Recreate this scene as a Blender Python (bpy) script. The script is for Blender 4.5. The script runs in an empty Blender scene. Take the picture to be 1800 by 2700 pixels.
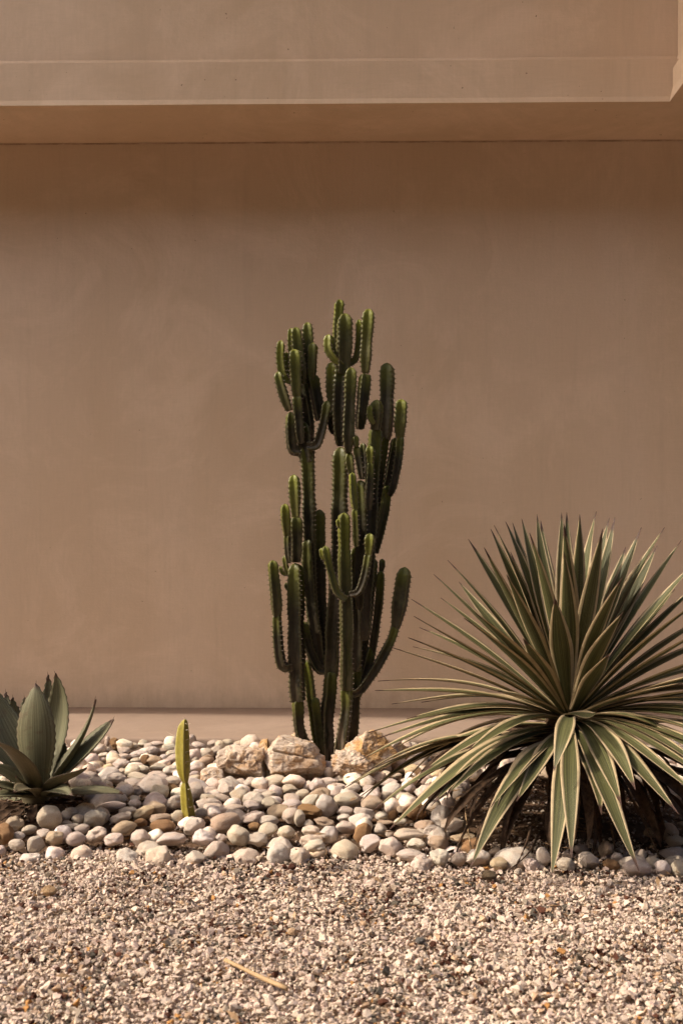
import bpy, bmesh, math, random
import numpy as np
from mathutils import Vector, Matrix, noise, Euler

random.seed(7); rng = np.random.default_rng(7)
S = bpy.context.scene; COL = S.collection
# ------------------------------------------------------------------ camera, sky, sun, exposure
FPX = 2625.0; HOR = 1412.0; CZ = 0.79
cam = bpy.data.cameras.new('camera'); co = bpy.data.objects.new('camera', cam); COL.objects.link(co)
cam.sensor_fit = 'HORIZONTAL'; cam.sensor_width = 24; cam.lens = 35
cam.shift_y = (HOR-1350)/1800.0
cam.clip_start = 0.05; cam.clip_end = 600
cam.dof.use_dof = True; cam.dof.focus_distance = 3.3; cam.dof.aperture_fstop = 5.6
co.location = (0, 0, CZ); co.rotation_euler = (math.pi/2, 0, 0)
S.camera = co
SUN = Vector((-1.04, -0.085, 1.0)).normalized()
SEL = math.asin(SUN.z); SAZ = math.atan2(SUN.x, SUN.y)
w = bpy.data.worlds.new('World'); S.world = w; w.use_nodes = True
nt = w.node_tree; nt.nodes.clear()
sky = nt.nodes.new('ShaderNodeTexSky'); sky.sky_type = 'NISHITA'; sky.sun_disc = False
sky.sun_elevation = SEL; sky.sun_rotation = SAZ; sky.dust_density = 6.0; sky.air_density = 1.0; sky.ozone_density = 1.0
bg = nt.nodes.new('ShaderNodeBackground'); bg.inputs[1].default_value = 0.15
wo = nt.nodes.new('ShaderNodeOutputWorld')
nt.links.new(sky.outputs[0], bg.inputs[0]); nt.links.new(bg.outputs[0], wo.inputs[0])
sd = bpy.data.lights.new('sun', 'SUN'); sd.energy = 2.1; sd.angle = math.radians(0.6); sd.color = (1.0, 0.9, 0.76)
so = bpy.data.objects.new('sun', sd); COL.objects.link(so); so.rotation_euler = SUN.to_track_quat('Z', 'Y').to_euler()
S.view_settings.view_transform = 'Standard'; S.view_settings.look = 'None'
S.view_settings.gamma = 1; S.view_settings.use_curve_mapping = False
S.view_settings.exposure = 1.12
S.cycles.max_bounces = 8; S.cycles.diffuse_bounces = 5

def at(px, py, Y):
    return Vector(((px-900)/FPX*Y, Y, CZ-(py-HOR)/FPX*Y))
def sstep(a, b, t):
    t = min(1, max(0, (t-a)/(b-a))); return t*t*(3-2*t)
def bedz(Y, X=0):
    return -0.082 + 0.055*sstep(2.60, 3.05, Y) + 0.03*sstep(3.0, 3.72, Y)
def mound(X, Y):
    return 0.03*math.exp(-((X+0.95)**2+(Y-3.05)**2)/0.05)

# ------------------------------------------------------------------ naming helpers
def link(o, parent=None):
    COL.objects.link(o)
    if parent is not None: o.parent = parent
    return o
def tag(o, label=None, cat=None, group=None, kind=None):
    if label: o['label'] = label
    if cat: o['category'] = cat
    if group: o['group'] = group
    if kind: o['kind'] = kind
    return o
def thing(name, label, cat, loc=(0, 0, 0), rz=0, group=None):
    o = bpy.data.objects.new(name, None); o.empty_display_size = .05
    link(o); o.location = loc; o.rotation_euler = (0, 0, rz)
    return tag(o, label, cat, group)
def meshobj(name, V, F, mat, parent=None, smooth=False, uv=None, cols=None, attrs=None):
    me = bpy.data.meshes.new(name); me.from_pydata([tuple(v) for v in V], [], [tuple(f) for f in F])
    finish(me, mat, smooth, uv, cols, attrs)
    o = bpy.data.objects.new(name, me); link(o, parent)
    if parent is not None:
        o.matrix_parent_inverse = Matrix.Translation(-Vector(parent.location)) if parent.rotation_euler.z == 0 else parent.matrix_basis.inverted()
    return o
def finish(me, mat, smooth, uv=None, cols=None, attrs=None):
    if mat: me.materials.append(mat)
    if smooth: me.polygons.foreach_set('use_smooth', [True]*len(me.polygons))
    if uv is not None:
        l = me.uv_layers.new(name='UVMap'); vi = np.empty(len(me.loops), int); me.loops.foreach_get('vertex_index', vi)
        l.data.foreach_set('uv', np.asarray(uv, float)[vi].ravel())
    if attrs:
        for k, a in attrs.items():
            at_ = me.attributes.new(k, 'FLOAT', 'POINT'); at_.data.foreach_set('value', np.asarray(a, float))
    if cols is not None:
        at_ = me.attributes.new('tint', 'FLOAT_COLOR', 'POINT'); at_.data.foreach_set('color', np.asarray(cols, float).ravel())
    me.update()
def box(V, F, x0, x1, y0, y1, z0, z1):
    b = len(V)
    V += [(x0,y0,z0),(x1,y0,z0),(x1,y1,z0),(x0,y1,z0),(x0,y0,z1),(x1,y0,z1),(x1,y1,z1),(x0,y1,z1)]
    F += [tuple(b+i for i in f) for f in ((0,3,2,1),(4,5,6,7),(0,1,5,4),(1,2,6,5),(2,3,7,6),(3,0,4,7))]

# ------------------------------------------------------------------ materials
class NM:
    def __init__(s, name, rough=.8, spec=.3):
        s.m = bpy.data.materials.new(name); s.m.use_nodes = True; s.n = s.m.node_tree.nodes; s.l = s.m.node_tree.links
        s.b = s.n['Principled BSDF']; s.b.inputs['Roughness'].default_value = rough; s.b.inputs['Specular IOR Level'].default_value = spec
    def node(s, t, **k):
        o = s.n.new(t)
        for a, v in k.items(): setattr(o, a, v)
        return o
    def coord(s, kind='Object', scale=(1,1,1)):
        t = s.node('ShaderNodeTexCoord'); m = s.node('ShaderNodeMapping'); m.inputs['Scale'].default_value = scale
        s.l.new(t.outputs[kind], m.inputs[0]); return m.outputs[0]
    def noise(s, vec, scale, detail=4, rough=.55, dist=0):
        n = s.node('ShaderNodeTexNoise'); n.inputs['Scale'].default_value = scale; n.inputs['Detail'].default_value = detail
        n.inputs['Roughness'].default_value = rough; n.inputs['Distortion'].default_value = dist
        if vec is not None: s.l.new(vec, n.inputs['Vector'])
        return n.outputs['Fac']
    def ramp(s, fac, stops):
        r = s.node('ShaderNodeValToRGB'); e = r.color_ramp.elements
        while len(e) < len(stops): e.new(.5)
        for i, (p, c) in enumerate(stops):
            e[i].position = p; e[i].color = (c[0], c[1], c[2], 1) if hasattr(c, '__len__') else (c, c, c, 1)
        s.l.new(fac, r.inputs[0]); return r.outputs[0]
    def mix(s, fac, a, b, mode='MIX'):
        m = s.node('ShaderNodeMix', data_type='RGBA', blend_type=mode)
        for sock, v in ((m.inputs[0], fac), (m.inputs[6], a), (m.inputs[7], b)):
            if hasattr(v, 'is_output') or isinstance(v, bpy.types.NodeSocket): s.l.new(v, sock)
            elif hasattr(v, '__len__'): sock.default_value = (v[0], v[1], v[2], 1)
            else: sock.default_value = v
        return m.outputs[2]
    def math(s, op, a, b=0.0):
        m = s.node('ShaderNodeMath', operation=op)
        for i, v in enumerate((a, b)):
            if isinstance(v, bpy.types.NodeSocket): s.l.new(v, m.inputs[i])
            else: m.inputs[i].default_value = v
        return m.outputs[0]
    def attr(s, name, out='Fac'):
        a = s.node('ShaderNodeAttribute', attribute_name=name); return a.outputs[out]
    def color(s, c):
        if isinstance(c, bpy.types.NodeSocket): s.l.new(c, s.b.inputs['Base Color'])
        else: s.b.inputs['Base Color'].default_value = (c[0], c[1], c[2], 1)
    def bump(s, h, strength=.3, dist=.01):
        b = s.node('ShaderNodeBump'); b.inputs['Strength'].default_value = strength; b.inputs['Distance'].default_value = dist
        s.l.new(h, b.inputs['Height']); s.l.new(b.outputs[0], s.b.inputs['Normal']); return b

def plaster(name, base, dark, light, streak=(1, 1, .25)):
    M = NM(name, .85, .15)
    c = M.coord('Object'); cs = M.coord('Object', streak)
    big = M.noise(cs, 1.3, 3, .5, .6); mid = M.noise(c, 5, 5, .62, .3); fine = M.noise(M.coord('Object', (30, 30, 4)), 3.0, 4, .7)
    col = M.mix(M.ramp(big, [(.32, 0), (.68, 1)]), dark, light)
    col = M.mix(M.ramp(mid, [(.30, .0), (.72, .55)]), col, base)
    dr = M.noise(M.coord('Object', (6, 6, .35)), 2.2, 4, .65)
    col = M.mix(M.ramp(dr, [(.54, 0), (.76, .22)]), col, [x*.62 for x in base]); pt = M.noise(c, 2.1, 6, .68, 1.2); col = M.mix(M.ramp(pt, [(.48, 0), (.64, .5)]), col, [min(.8, x*1.13) for x in light])
    col = M.mix(M.ramp(fine, [(.3, .20), (.7, 0)]), col, [x*.72 for x in base])
    weave = M.noise(M.coord('Object', (4, 4, 90)), 3.5, 3, .6)
    col = M.mix(M.ramp(weave, [(.35, .13), (.6, 0)]), col, [x*.7 for x in base])
    sp = M.noise(c, 55, 2, .5); col = M.mix(M.ramp(sp, [(.755, 0), (.775, .7)]), col, (.10, .055, .03))
    if name == 'wall_plaster':   # soil splashed up the foot of the wall
        sz = M.node('ShaderNodeSeparateXYZ'); M.l.new(c, sz.inputs[0]); hh = M.math('ADD', sz.outputs[2], M.math('MULTIPLY', M.noise(M.coord('Object', (1, 1, .5)), 14, 5, .7), -.30))
        col = M.mix(M.ramp(M.math('ADD', hh, .2), [(.02, .42), (.16, 0)]), col, (.30, .20, .13))
    M.color(col); M.bump(M.math('ADD', M.math('MULTIPLY', mid, .8), M.noise(c, 90, 5, .7)), .22, .006)
    return M.m
M_wall = plaster('wall_plaster', (.615, .448, .305), (.55, .39, .252), (.65, .485, .345))
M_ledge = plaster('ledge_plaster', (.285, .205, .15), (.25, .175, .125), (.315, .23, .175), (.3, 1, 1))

def stone_mat(name):
    M = NM(name, .78, .25)
    oi = M.node('ShaderNodeObjectInfo'); base = oi.outputs['Color']
    t = M.node('ShaderNodeTexCoord'); va = M.node('ShaderNodeVectorMath', operation='ADD'); M.l.new(t.outputs['Object'], va.inputs[0])
    rv = M.node('ShaderNodeCombineXYZ'); r10 = M.math('MULTIPLY', oi.outputs['Random'], 40)
    for i in range(3): M.l.new(r10, rv.inputs[i])
    M.l.new(rv.outputs[0], va.inputs[1]); v = va.outputs[0]
    n1 = M.noise(v, 1.6, 5, .6, .8); n2 = M.noise(v, 9, 5, .7); n3 = M.noise(v, 34, 4, .7)
    col = M.mix(M.ramp(n1, [(.38, .0), (.72, .45)]), base, M.mix(1, base, (.86, .66, .48), 'MULTIPLY'))
    col = M.mix(M.ramp(n2, [(.34, .45), (.50, 0)]), col, M.mix(1, base, (.62, .50, .42), 'MULTIPLY'))
    col = M.mix(M.ramp(n3, [(.36, .5), (.47, 0)]), col, M.mix(1, base, (.45, .36, .30), 'MULTIPLY'))
    M.color(col)
    pits = M.ramp(n2, [(.36, 0), (.46, 1)])
    M.bump(M.math('ADD', M.math('MULTIPLY', pits, .5), M.math('ADD', M.math('MULTIPLY', n3, .6), n1)), .55, .12)
    return M.m
M_stone = stone_mat('cobble_stone')

def rock_mat(name, pale, ochre, bias):
    M = NM(name, .85, .2); v = M.coord('Object')
    n1 = M.noise(v, 14, 5, .6, .8); n2 = M.noise(v, 60, 6, .72); n3 = M.noise(v, 230, 4, .7)
    col = M.mix(M.ramp(n1, [(bias-.05, 0), (bias+.08, 1)]), pale, ochre)
    col = M.mix(M.ramp(n2, [(.32, .75), (.48, 0)]), col, (.26, .12, .055))
    col = M.mix(M.ramp(n3, [(.36, .5), (.5, 0)]), col, (.30, .19, .12))
    M.color(col); M.bump(M.math('ADD', n2, M.math('MULTIPLY', n3, .5)), .8, .012)
    return M.m
M_rock = rock_mat('pale_limestone', (.60, .48, .37), (.54, .35, .20), .52)
M_rock2 = rock_mat('ochre_limestone', (.64, .50, .37), (.55, .32, .13), .44)

M = NM('gravel_stones', .85, .2); v = M.coord('Object')
n = M.noise(v, 260, 4, .7); c = M.attr('tint', 'Color')
M.color(M.mix(M.ramp(n, [(.34, .45), (.55, 0)]), c, M.mix(1, c, (.62, .5, .4), 'MULTIPLY')))
M.bump(n, .5, .003); M_gravel = M.m

M = NM('gravel_ground', .9, .15); v = M.coord('Object')
vo = M.node('ShaderNodeTexVoronoi'); vo.inputs['Scale'].default_value = 75; M.l.new(v, vo.inputs['Vector'])
sep = M.node('ShaderNodeSeparateColor'); M.l.new(vo.outputs['Color'], sep.inputs[0])
col = M.ramp(sep.outputs[0], [(0, (.10, .07, .05)), (.08, (.34, .25, .17)), (.5, (.50, .39, .28)), (1, (.62, .50, .38))])
M.color(M.mix(M.ramp(vo.outputs['Distance'], [(.25, 0), (.6, .6)]), col, (.18, .12, .08)))
M.bump(M.math('MULTIPLY', vo.outputs['Distance'], -1), .8, .01); M_ground = M.m

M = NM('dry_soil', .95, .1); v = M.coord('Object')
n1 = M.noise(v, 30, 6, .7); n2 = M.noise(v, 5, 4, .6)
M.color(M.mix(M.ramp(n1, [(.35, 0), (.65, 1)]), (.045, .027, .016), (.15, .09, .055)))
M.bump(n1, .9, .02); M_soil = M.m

# candelabra cactus skin: 'crest' 0..1 towards the rib edge, 'along' 0 base .. 1 tip, 'young'
def cactus_mat(name, old, mid, young, crestc, rough=.5):
    M = NM(name, rough, .28)
    cr = M.attr('crest'); al = M.attr('along'); yo = M.attr('young'); v = M.coord('Object')
    n1 = M.noise(v, 22, 5, .65, .5); n2 = M.noise(v, 90, 4, .6)
    col = M.mix(yo, M.mix(M.ramp(n1, [(.3, 0), (.7, 1)]), old, mid), young)
    col = M.mix(M.math('MULTIPLY', M.ramp(n2, [(.35, .5), (.6, 0)]), 1), col, M.mix(1, col, (.6, .55, .5), 'MULTIPLY'))
    col = M.mix(M.math('MULTIPLY', M.ramp(cr, [(.78, 0), (.97, 1)]), .75), col, crestc)
    col = M.mix(M.ramp(M.noise(v, 6, 5, .7), [(.58, 0), (.68, .55)]), col, M.mix(.5, col, crestc))
    bark = M.attr('bark'); barkc = M.mix(n1, (.10, .06, .035), (.20, .15, .10))
    col = M.mix(M.math('MULTIPLY', bark, M.ramp(M.noise(M.coord('Object', (1, 1, .18)), 45, 5, .7), [(.42, 0), (.54, 1)])), col, barkc)
    M.color(col); M.bump(M.math('ADD', n1, M.math('MULTIPLY', n2, .4)), .25, .006)
    return M.m
M_cact = cactus_mat('cactus_skin', (.0125, .0095, .003), (.026, .021, .006), (.165, .172, .020), (.135, .12, .05))
M_cact2 = cactus_mat('yellow_cactus_skin', (.18, .145, .018), (.25, .20, .03), (.235, .195, .026), (.38, .33, .12), .55)  # pale crest colour paints in the sun catching the ribs
M = NM('thorn', .6, .3); M.color((.09, .055, .035)); M_thorn = M.m
M = NM('pale_spine', .6, .3); M.color((.50, .42, .30)); M_spine = M.m

# variegated leaf: UV.x across, UV.y along
def leaf_mat(name, green, green2, margin, marginw, tipc):
    M = NM(name, .55, .28)
    uv = M.node('ShaderNodeUVMap'); sp = M.node('ShaderNodeSeparateXYZ'); M.l.new(uv.outputs[0], sp.inputs[0])
    oi = M.node('ShaderNodeObjectInfo')
    a = M.math('ABSOLUTE', M.math('SUBTRACT', sp.outputs[0], .5)); a = M.math('MULTIPLY', a, 2)
    mp = M.node('ShaderNodeMapping'); mp.inputs['Scale'].default_value = (26, .7, 1); M.l.new(uv.outputs[0], mp.inputs[0])
    ad = M.node('ShaderNodeVectorMath', operation='ADD'); M.l.new(mp.outputs[0], ad.inputs[0])
    cx = M.node('ShaderNodeCombineXYZ'); M.l.new(M.math('MULTIPLY', oi.outputs['Random'], 90), cx.inputs[0]); M.l.new(cx.outputs[0], ad.inputs[1])
    st = M.noise(ad.outputs[0], 1.0, 4, .6)
    col = M.mix(M.ramp(st, [(.36, 0), (.64, 1)]), green, green2)
    v = M.coord('Object'); sp2 = M.noise(v, 420, 3, .7); bl = M.noise(v, 8, 3, .6)
    col = M.mix(M.math('MULTIPLY', M.ramp(sp2, [(.58, 0), (.68, .55)]), M.ramp(bl, [(.45, 0), (.6, 1)])), col, (.30, .27, .17))
    if marginw > 0:
        j = M.math('ADD', a, M.math('MULTIPLY', M.math('SUBTRACT', st, .5), .25))
        mm = M.ramp(j, [(1-marginw-.03, 0), (1-marginw+.03, 1)])
        wn = M.noise(v, 30, 4, .6)
        mc = M.mix(M.ramp(wn, [(.35, 0), (.7, .7)]), margin, [x*.62 for x in margin])
        col = M.mix(mm, col, mc)
        red = M.ramp(a, [(.965, 0), (.995, .75)]); col = M.mix(red, col, (.13, .06, .03))
    else:
        col = M.mix(M.ramp(a, [(.93, 0), (.99, .8)]), col, margin)
        sc = M.noise(v, 26, 5, .72, .5); col = M.mix(M.ramp(sc, [(.56, 0), (.70, .75)]), col, (.10, .062, .035)); col = M.mix(M.ramp(M.noise(v, 9, 4, .6), [(.4, 0), (.7, .5)]), col, (.085, .075, .04))
    tip = M.ramp(M.math('ADD', sp.outputs[1], M.math('MULTIPLY', oi.outputs['Random'], .045)), [(.962, 0), (.985, 1)]); col = M.mix(tip, col, tipc)
    M.color(col); M.bump(M.math('ADD', st, M.math('MULTIPLY', sp2, .15)), .35, .003)
    return M.m
M_var = leaf_mat('variegated_leaf', (.026, .025, .008), (.118, .115, .043), (.40, .305, .175), .31, (.06, .03, .02))
M_agave = leaf_mat('agave_leaf', (.072, .066, .033), (.170, .162, .090), (.07, .045, .028), 0, (.09, .05, .035))
M_agave_red = leaf_mat('agave_leaf_dry', (.095, .082, .045), (.14, .112, .065), (.07, .04, .025), 0, (.09, .05, .035))
M = NM('dead_leaf', .8, .2); v = M.coord('Object', (1, 1, 1)); n1 = M.noise(v, 60, 5, .7)
M.color(M.mix(M.ramp(n1, [(.35, 0), (.65, 1)]), (.020, .011, .006), (.085, .048, .026))); M.bump(n1, .6, .004); M_dead = M.m
M = NM('bark', .9, .1); n1 = M.noise(M.coord('Object', (1, 1, 5)), 40, 5, .7)
M.color(M.mix(n1, (.03, .016, .009), (.10, .06, .035))); M.bump(n1, .9, .01); M_bark = M.m
M = NM('dry_stick', .7, .25); n1 = M.noise(M.coord('Object', (1, 1, 1)), 70, 5, .7)
M.color(M.mix(n1, (.28, .175, .085), (.44, .30, .165))); M.bump(n1, .3, .002); M_stick = M.m

# ------------------------------------------------------------------ ground sheets
def grid_sheet(name, xs, ys, zf, mat, kind='structure'):
    V = [(x, y, zf(x, y)) for y in ys for x in xs]; nx = len(xs)
    F = [(j*nx+i, j*nx+i+1, (j+1)*nx+i+1, (j+1)*nx+i) for j in range(len(ys)-1) for i in range(nx-1)]
    o = meshobj(name, V, F, mat, smooth=True); o['kind'] = kind; return o
GZ = -0.095
def gz(x, y): return GZ + .010*noise.noise(Vector((x*2.2, y*2.2, 3)))
xs = [-150, -60, -25, -10, -5]+list(np.linspace(-3, 3, 61))+[5, 10, 25, 60, 150]
ys = [-150, -60, -20, -6, -2]+list(np.linspace(0, 4.2, 43))+[8, 30, 150]
grid_sheet('ground', xs, ys, lambda x, y: gz(x, y)-.012, M_ground)
xs = np.linspace(-3.2, 3.2, 161); ys = np.linspace(2.55, 3.9, 50)
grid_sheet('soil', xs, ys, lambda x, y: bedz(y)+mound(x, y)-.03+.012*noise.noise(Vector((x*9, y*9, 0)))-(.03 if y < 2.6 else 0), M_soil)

# ------------------------------------------------------------------ building (turned a hair towards the camera on the right)
BR = math.radians(-0.85); BY = 4.41
bld = thing('building', 'warm beige plastered building with a deep roof overhang behind the rockery', 'building', (0, BY, 0), BR)
def bpart(name, V, F, mat=M_wall, bevel=0.0):
    me = bpy.data.meshes.new(name); me.from_pydata([(a, b-BY, c) for a, b, c in V], [], F); finish(me, mat, False)
    o = bpy.data.objects.new(name, me); link(o, bld)
    if bevel:
        m = o.modifiers.new('bevel', 'BEVEL'); m.width = bevel; m.segments = 2; m.limit_method = 'ANGLE'
    return o
V, F = [], []; box(V, F, -9, 7, 4.41, 4.66, -.1, 2.60); bpart('wall', V, F)
V, F = [], []; box(V, F, -9, 7, 4.005, 4.408, 2.535, 2.70); bpart('soffit', V, F)
XC = 1.318
# skirt of the overhang: flares 4.6 cm outwards going down; fascia wall above it, return on the right coming forward
def prism(path, zs):
    """extrude a plan polyline through stacked (offset, z) rows; returns open band"""
Yf, s = 4.0, .046; z0, z1, z2 = 2.527, 2.730, 5.2
def plan(off): return [(-1.75-off*0, Yf+.0+off), (XC+off, Yf+off), (XC+off, 2.6), ]
V, F = [], []
rows = [(0, z0), (s, z1)]
for off, z in rows:
    for p in plan(off): V.append((p[0], p[1], z))
F = [(0, 1, 4, 3), (1, 2, 5, 4)]
# back and bottom lips so the skirt has thickness
b = len(V)
for off, z in rows:
    for p in plan(.03): V.append((p[0] if p[0] < 0 else p[0]+.02, p[1]+.02, z))
F += [(0, b, b+1, 1), (1, b+1, b+2, 2), (3, 4, b+4, b+3), (4, 5, b+5, b+4), (b, b+3, b+4, b+1), (b+1, b+4, b+5, b+2), (0, 3, b+3, b), (2, b+2, b+5, 5)]
skirt = bpart('fascia', V, F)
V, F = [], []
pl = [(-1.75, Yf+s+.004), (XC+s+.004, Yf+s+.004), (XC+s+.004, 2.6), (3.5, 2.6), (3.5, 4.6), (-1.75, 4.6)]
for z in (z1-.004, z2):
    for p in pl: V.append((p[0], p[1], z))
for i in range(6): F.append((i, (i+1) % 6, 6+(i+1) % 6, 6+i))
F += [(11, 10, 9, 8, 7, 6)]
bpart('upper_wall', V, F, bevel=.002)
V, F = [], []; box(V, F, XC+.012, 3.5, 2.62, 4.0, 2.533, 2.66); bpart('soffit', V, F)
# out of frame to the left: the overhang runs on, its edge skewed to shape the shadow on the ledge
V = [(-9, 4.30, 2.527), (-1.752, 3.998, 2.527), (-1.752, 4.6, 2.527), (-9, 4.6, 2.527), (-9, 4.30, 5.2), (-1.752, 3.998, 5.2), (-1.752, 4.6, 5.2), (-9, 4.6, 5.2)]
F = [(0, 3, 2, 1), (4, 5, 6, 7), (0, 1, 5, 4), (1, 2, 6, 5), (2, 3, 7, 6), (3, 0, 4, 7)]; bpart('overhang', V, F)
cn = [(-9, 3.82), (-6.6, 3.78), (-5.0, 3.64), (-1.75, 3.64), (-1.75, 2.3), (2.5, 2.3), (2.5, 4.6), (-9, 4.6)]
V = [(x, y, z) for z in (5.2, 5.42) for x, y in cn]; F = [(i, (i+1) % 8, 8+(i+1) % 8, 8+i) for i in range(8)]+[tuple(range(7, -1, -1)), tuple(range(8, 16))]; bpart('shade_slab', V, F)  # unseen slab added to shade fascia and return and shape the ledge's shadow
M = NM('dark_joint', .9, .1); M.color(M.mix(M.ramp(M.noise(M.coord('Object'), 9, 4, .7), [(.42, 0), (.6, 1)]), (.36, .235, .155), (.56, .39, .27))); M_joint = M.m
V, F = [], []; box(V, F, -3, 3, 4.4035, 4.4075, 2.5285, 2.5335); bpart('soffit_joint', V, F, M_joint)
# unseen behind the camera: wall and dark ground added to cut skylight and bounce
M_blocker = NM('blocker_grey', .85, .2); M_blocker.color(M_blocker.mix(M_blocker.noise(M_blocker.coord('Object'), 20, 5, .7), (.05, .045, .04), (.085, .075, .065))); M_blocker = M_blocker.m
V, F = [], []; box(V, F, -30, 30, -4.98, .95, -.3, -.065); o = meshobj('bounce_blocker', V, F, M_blocker); o['kind'] = 'structure'
V, F = [], []; box(V, F, -30, 30, -5.3, -5.0, -.3, 8.6); o = meshobj('sky_blocker_wall', V, F, M_blocker); tag(o, 'unseen tall dark grey wall added behind the camera to block low sky light', 'wall')
# the plastered ledge
me_V, me_F = [], []
xs = np.linspace(-6, 5, 440)
for x in xs:
    n_ = .0025*noise.noise(Vector((x*14, 0, 0)))+.003*noise.noise(Vector((x*4, 5, 0)))
    prof = [(3.75+n_*.6, -.12), (3.75+n_*.6, .014+n_), (3.754+n_*.6, .0205+n_*.7), (3.762, .0235+n_*.4), (3.80, .0242), (4.06, .0242), (4.409, .0250), (4.409, -.12)]
    for yy, zz in prof: me_V.append((x, yy-BY, zz))
for i in range(len(xs)-1):
    for j in range(7): a = i*8+j; me_F.append((a, a+8, a+9, a+1))
me = bpy.data.meshes.new('ledge'); me.from_pydata(me_V, [], me_F); finish(me, M_ledge, True)
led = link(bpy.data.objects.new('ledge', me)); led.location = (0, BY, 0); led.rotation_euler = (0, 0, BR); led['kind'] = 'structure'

# ------------------------------------------------------------------ gravel (uncountable)
def hull_stone(rs, n=9):
    ex = rs.uniform(.62, 1.0)
    bm = bmesh.new()
    for _ in range(n):
        d = Vector(rs.normal(size=3)).normalized()
        bm.verts.new(Vector((d.x*rs.uniform(.75, 1.15), d.y*rs.uniform(.7, 1.05)*ex, d.z*rs.uniform(.55, .95))))
    r = bmesh.ops.convex_hull(bm, input=bm.verts[:])
    junk = [g for g in r['geom_interior'] if isinstance(g, bmesh.types.BMVert)]
    if junk: bmesh.ops.delete(bm, geom=junk, context='VERTS')
    bmesh.ops.recalc_face_normals(bm, faces=bm.faces[:])
    bm.verts.index_update()
    V = np.array([v.co[:] for v in bm.verts]); F = np.array([[v.index for v in f.verts] for f in bm.faces]); bm.free()
    return V, F
STN = [hull_stone(rng, int(rng.integers(7, 11))) for _ in range(60)]
def rotmats(n):
    q = rng.normal(size=(n, 4)); q /= np.linalg.norm(q, axis=1)[:, None]; w_, x, y, z = q.T
    return np.stack([np.stack([1-2*(y*y+z*z), 2*(x*y-z*w_), 2*(x*z+y*w_)], -1), np.stack([2*(x*y+z*w_), 1-2*(x*x+z*z), 2*(y*z-x*w_)], -1), np.stack([2*(x*z-y*w_), 2*(y*z+x*w_), 1-2*(x*x+y*y)], -1)], 1)
def stone_cloud(name, P, R, cols, mat):
    n = len(P); kind = rng.integers(0, len(STN), n); rot = rotmats(n)
    Vs, Fs, Cs = [], [], []; off = 0
    for k, (SV, SF) in enumerate(STN):
        idx = np.where(kind == k)[0]
        if not len(idx): continue
        vv = np.einsum('nij,vj->nvi', rot[idx], SV)*R[idx][:, None, None]; vv[:, :, 2] *= .82; vv += P[idx][:, None, :]
        nv = len(SV); Vs.append(vv.reshape(-1, 3)); Cs.append(np.repeat(cols[idx], nv, 0))
        Fs.append((SF[None]+(off+np.arange(len(idx))*nv)[:, None, None]).reshape(-1, 3)); off += len(idx)*nv
    Vs = np.concatenate(Vs); Fs = np.concatenate(Fs); Cs = np.concatenate(Cs)
    me = bpy.data.meshes.new(name); me.vertices.add(len(Vs)); me.vertices.foreach_set('co', Vs.ravel())
    me.loops.add(Fs.size); me.loops.foreach_set('vertex_index', Fs.ravel().astype(np.int32))
    me.polygons.add(len(Fs)); me.polygons.foreach_set('loop_start', np.arange(0, Fs.size, 3, dtype=np.int32)); me.polygons.foreach_set('loop_total', np.full(len(Fs), 3, np.int32))
    me.update(calc_edges=True); me.materials.append(mat); me.shade_flat()
    a = me.attributes.new('tint', 'FLOAT_COLOR', 'POINT'); a.data.foreach_set('color', np.c_[Cs, np.ones(len(Cs))].ravel().astype(np.float32))
    o = link(bpy.data.objects.new(name, me)); o['kind'] = 'stuff'; return o
def gravel_cols(n, P=None):
    base = np.array([.555, .435, .345])*rng.uniform(.74, 1.16, n)[:, None]*(1+rng.normal(0, .018, (n, 3)))
    r = rng.random(n)
    cl = np.ones(n)
    if P is not None:
        cl = np.array([max(0.12, 1.1+4.6*noise.noise(Vector((p[0]*7, p[1]*7, 9)))) for p in P])
    def setc(lo, hi, c, v=.25):
        m = (r >= lo) & (r < hi); base[m] = np.array(c)*rng.uniform(1-v, 1+v, m.sum())[:, None]
    r = r/np.clip(cl, .15, 3)
    setc(0, .048, (.070, .026, .014)); setc(.048, .086, (.09, .076, .058)); setc(.086, .092, (.36, .18, .06)); setc(.092, .13, (.40, .27, .17)); setc(.13, .17, (.30, .24, .18))
    return base
def layer(n, x0, x1, y0, y1, rlo, rhi, zoff):
    P = np.c_[rng.uniform(x0, x1, n), rng.uniform(y0, y1, n), np.zeros(n)]
    R = np.clip(np.exp(rng.normal(math.log((rlo*rhi)**.5), .26, n)), rlo*.7, rhi*1.25)
    P[:, 2] = np.array([gz(p[0], p[1]) for p in P])+zoff+R*rng.uniform(.1, .9, n)
    return P, R
Ps, Rs = [], []
for args in ((25000, -1.35, 1.35, 1.35, 2.9, .0058, .0088, -.010), (32000, -1.25, 1.25, 1.45, 2.9, .0052, .0088, -.003), (7000, -1.2, 1.2, 1.5, 2.86, .0072, .0112, .001), (18000, -1.2, 1.2, 1.5, 2.86, .0030, .0055, .004)):
    P, R = layer(*args); Ps.append(P); Rs.append(R)
P = np.concatenate(Ps); R = np.concatenate(Rs)
g = stone_cloud('gravel', P, R, gravel_cols(len(P), P), M_gravel); g['label'] = 'crushed cream gravel with dark and rust chips in front of the cobbles'
# loose chips in the gaps of the bed
n = 9000; P = np.c_[rng.uniform(-1.6, 1.7, n), rng.uniform(2.62, 3.74, n), np.zeros(n)]; R = rng.uniform(.003, .0085, n)
P[:, 2] = [bedz(p[1])+mound(p[0], p[1])-.028+.012*noise.noise(Vector((p[0]*9, p[1]*9, 0))) for p in P]; P[:, 2] += R*.5
cc = gravel_cols(n)*.6; g = stone_cloud('rubble', P, R, cc, M_gravel); g['label'] = 'small chips of stone on the soil between the cobbles'

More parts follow.
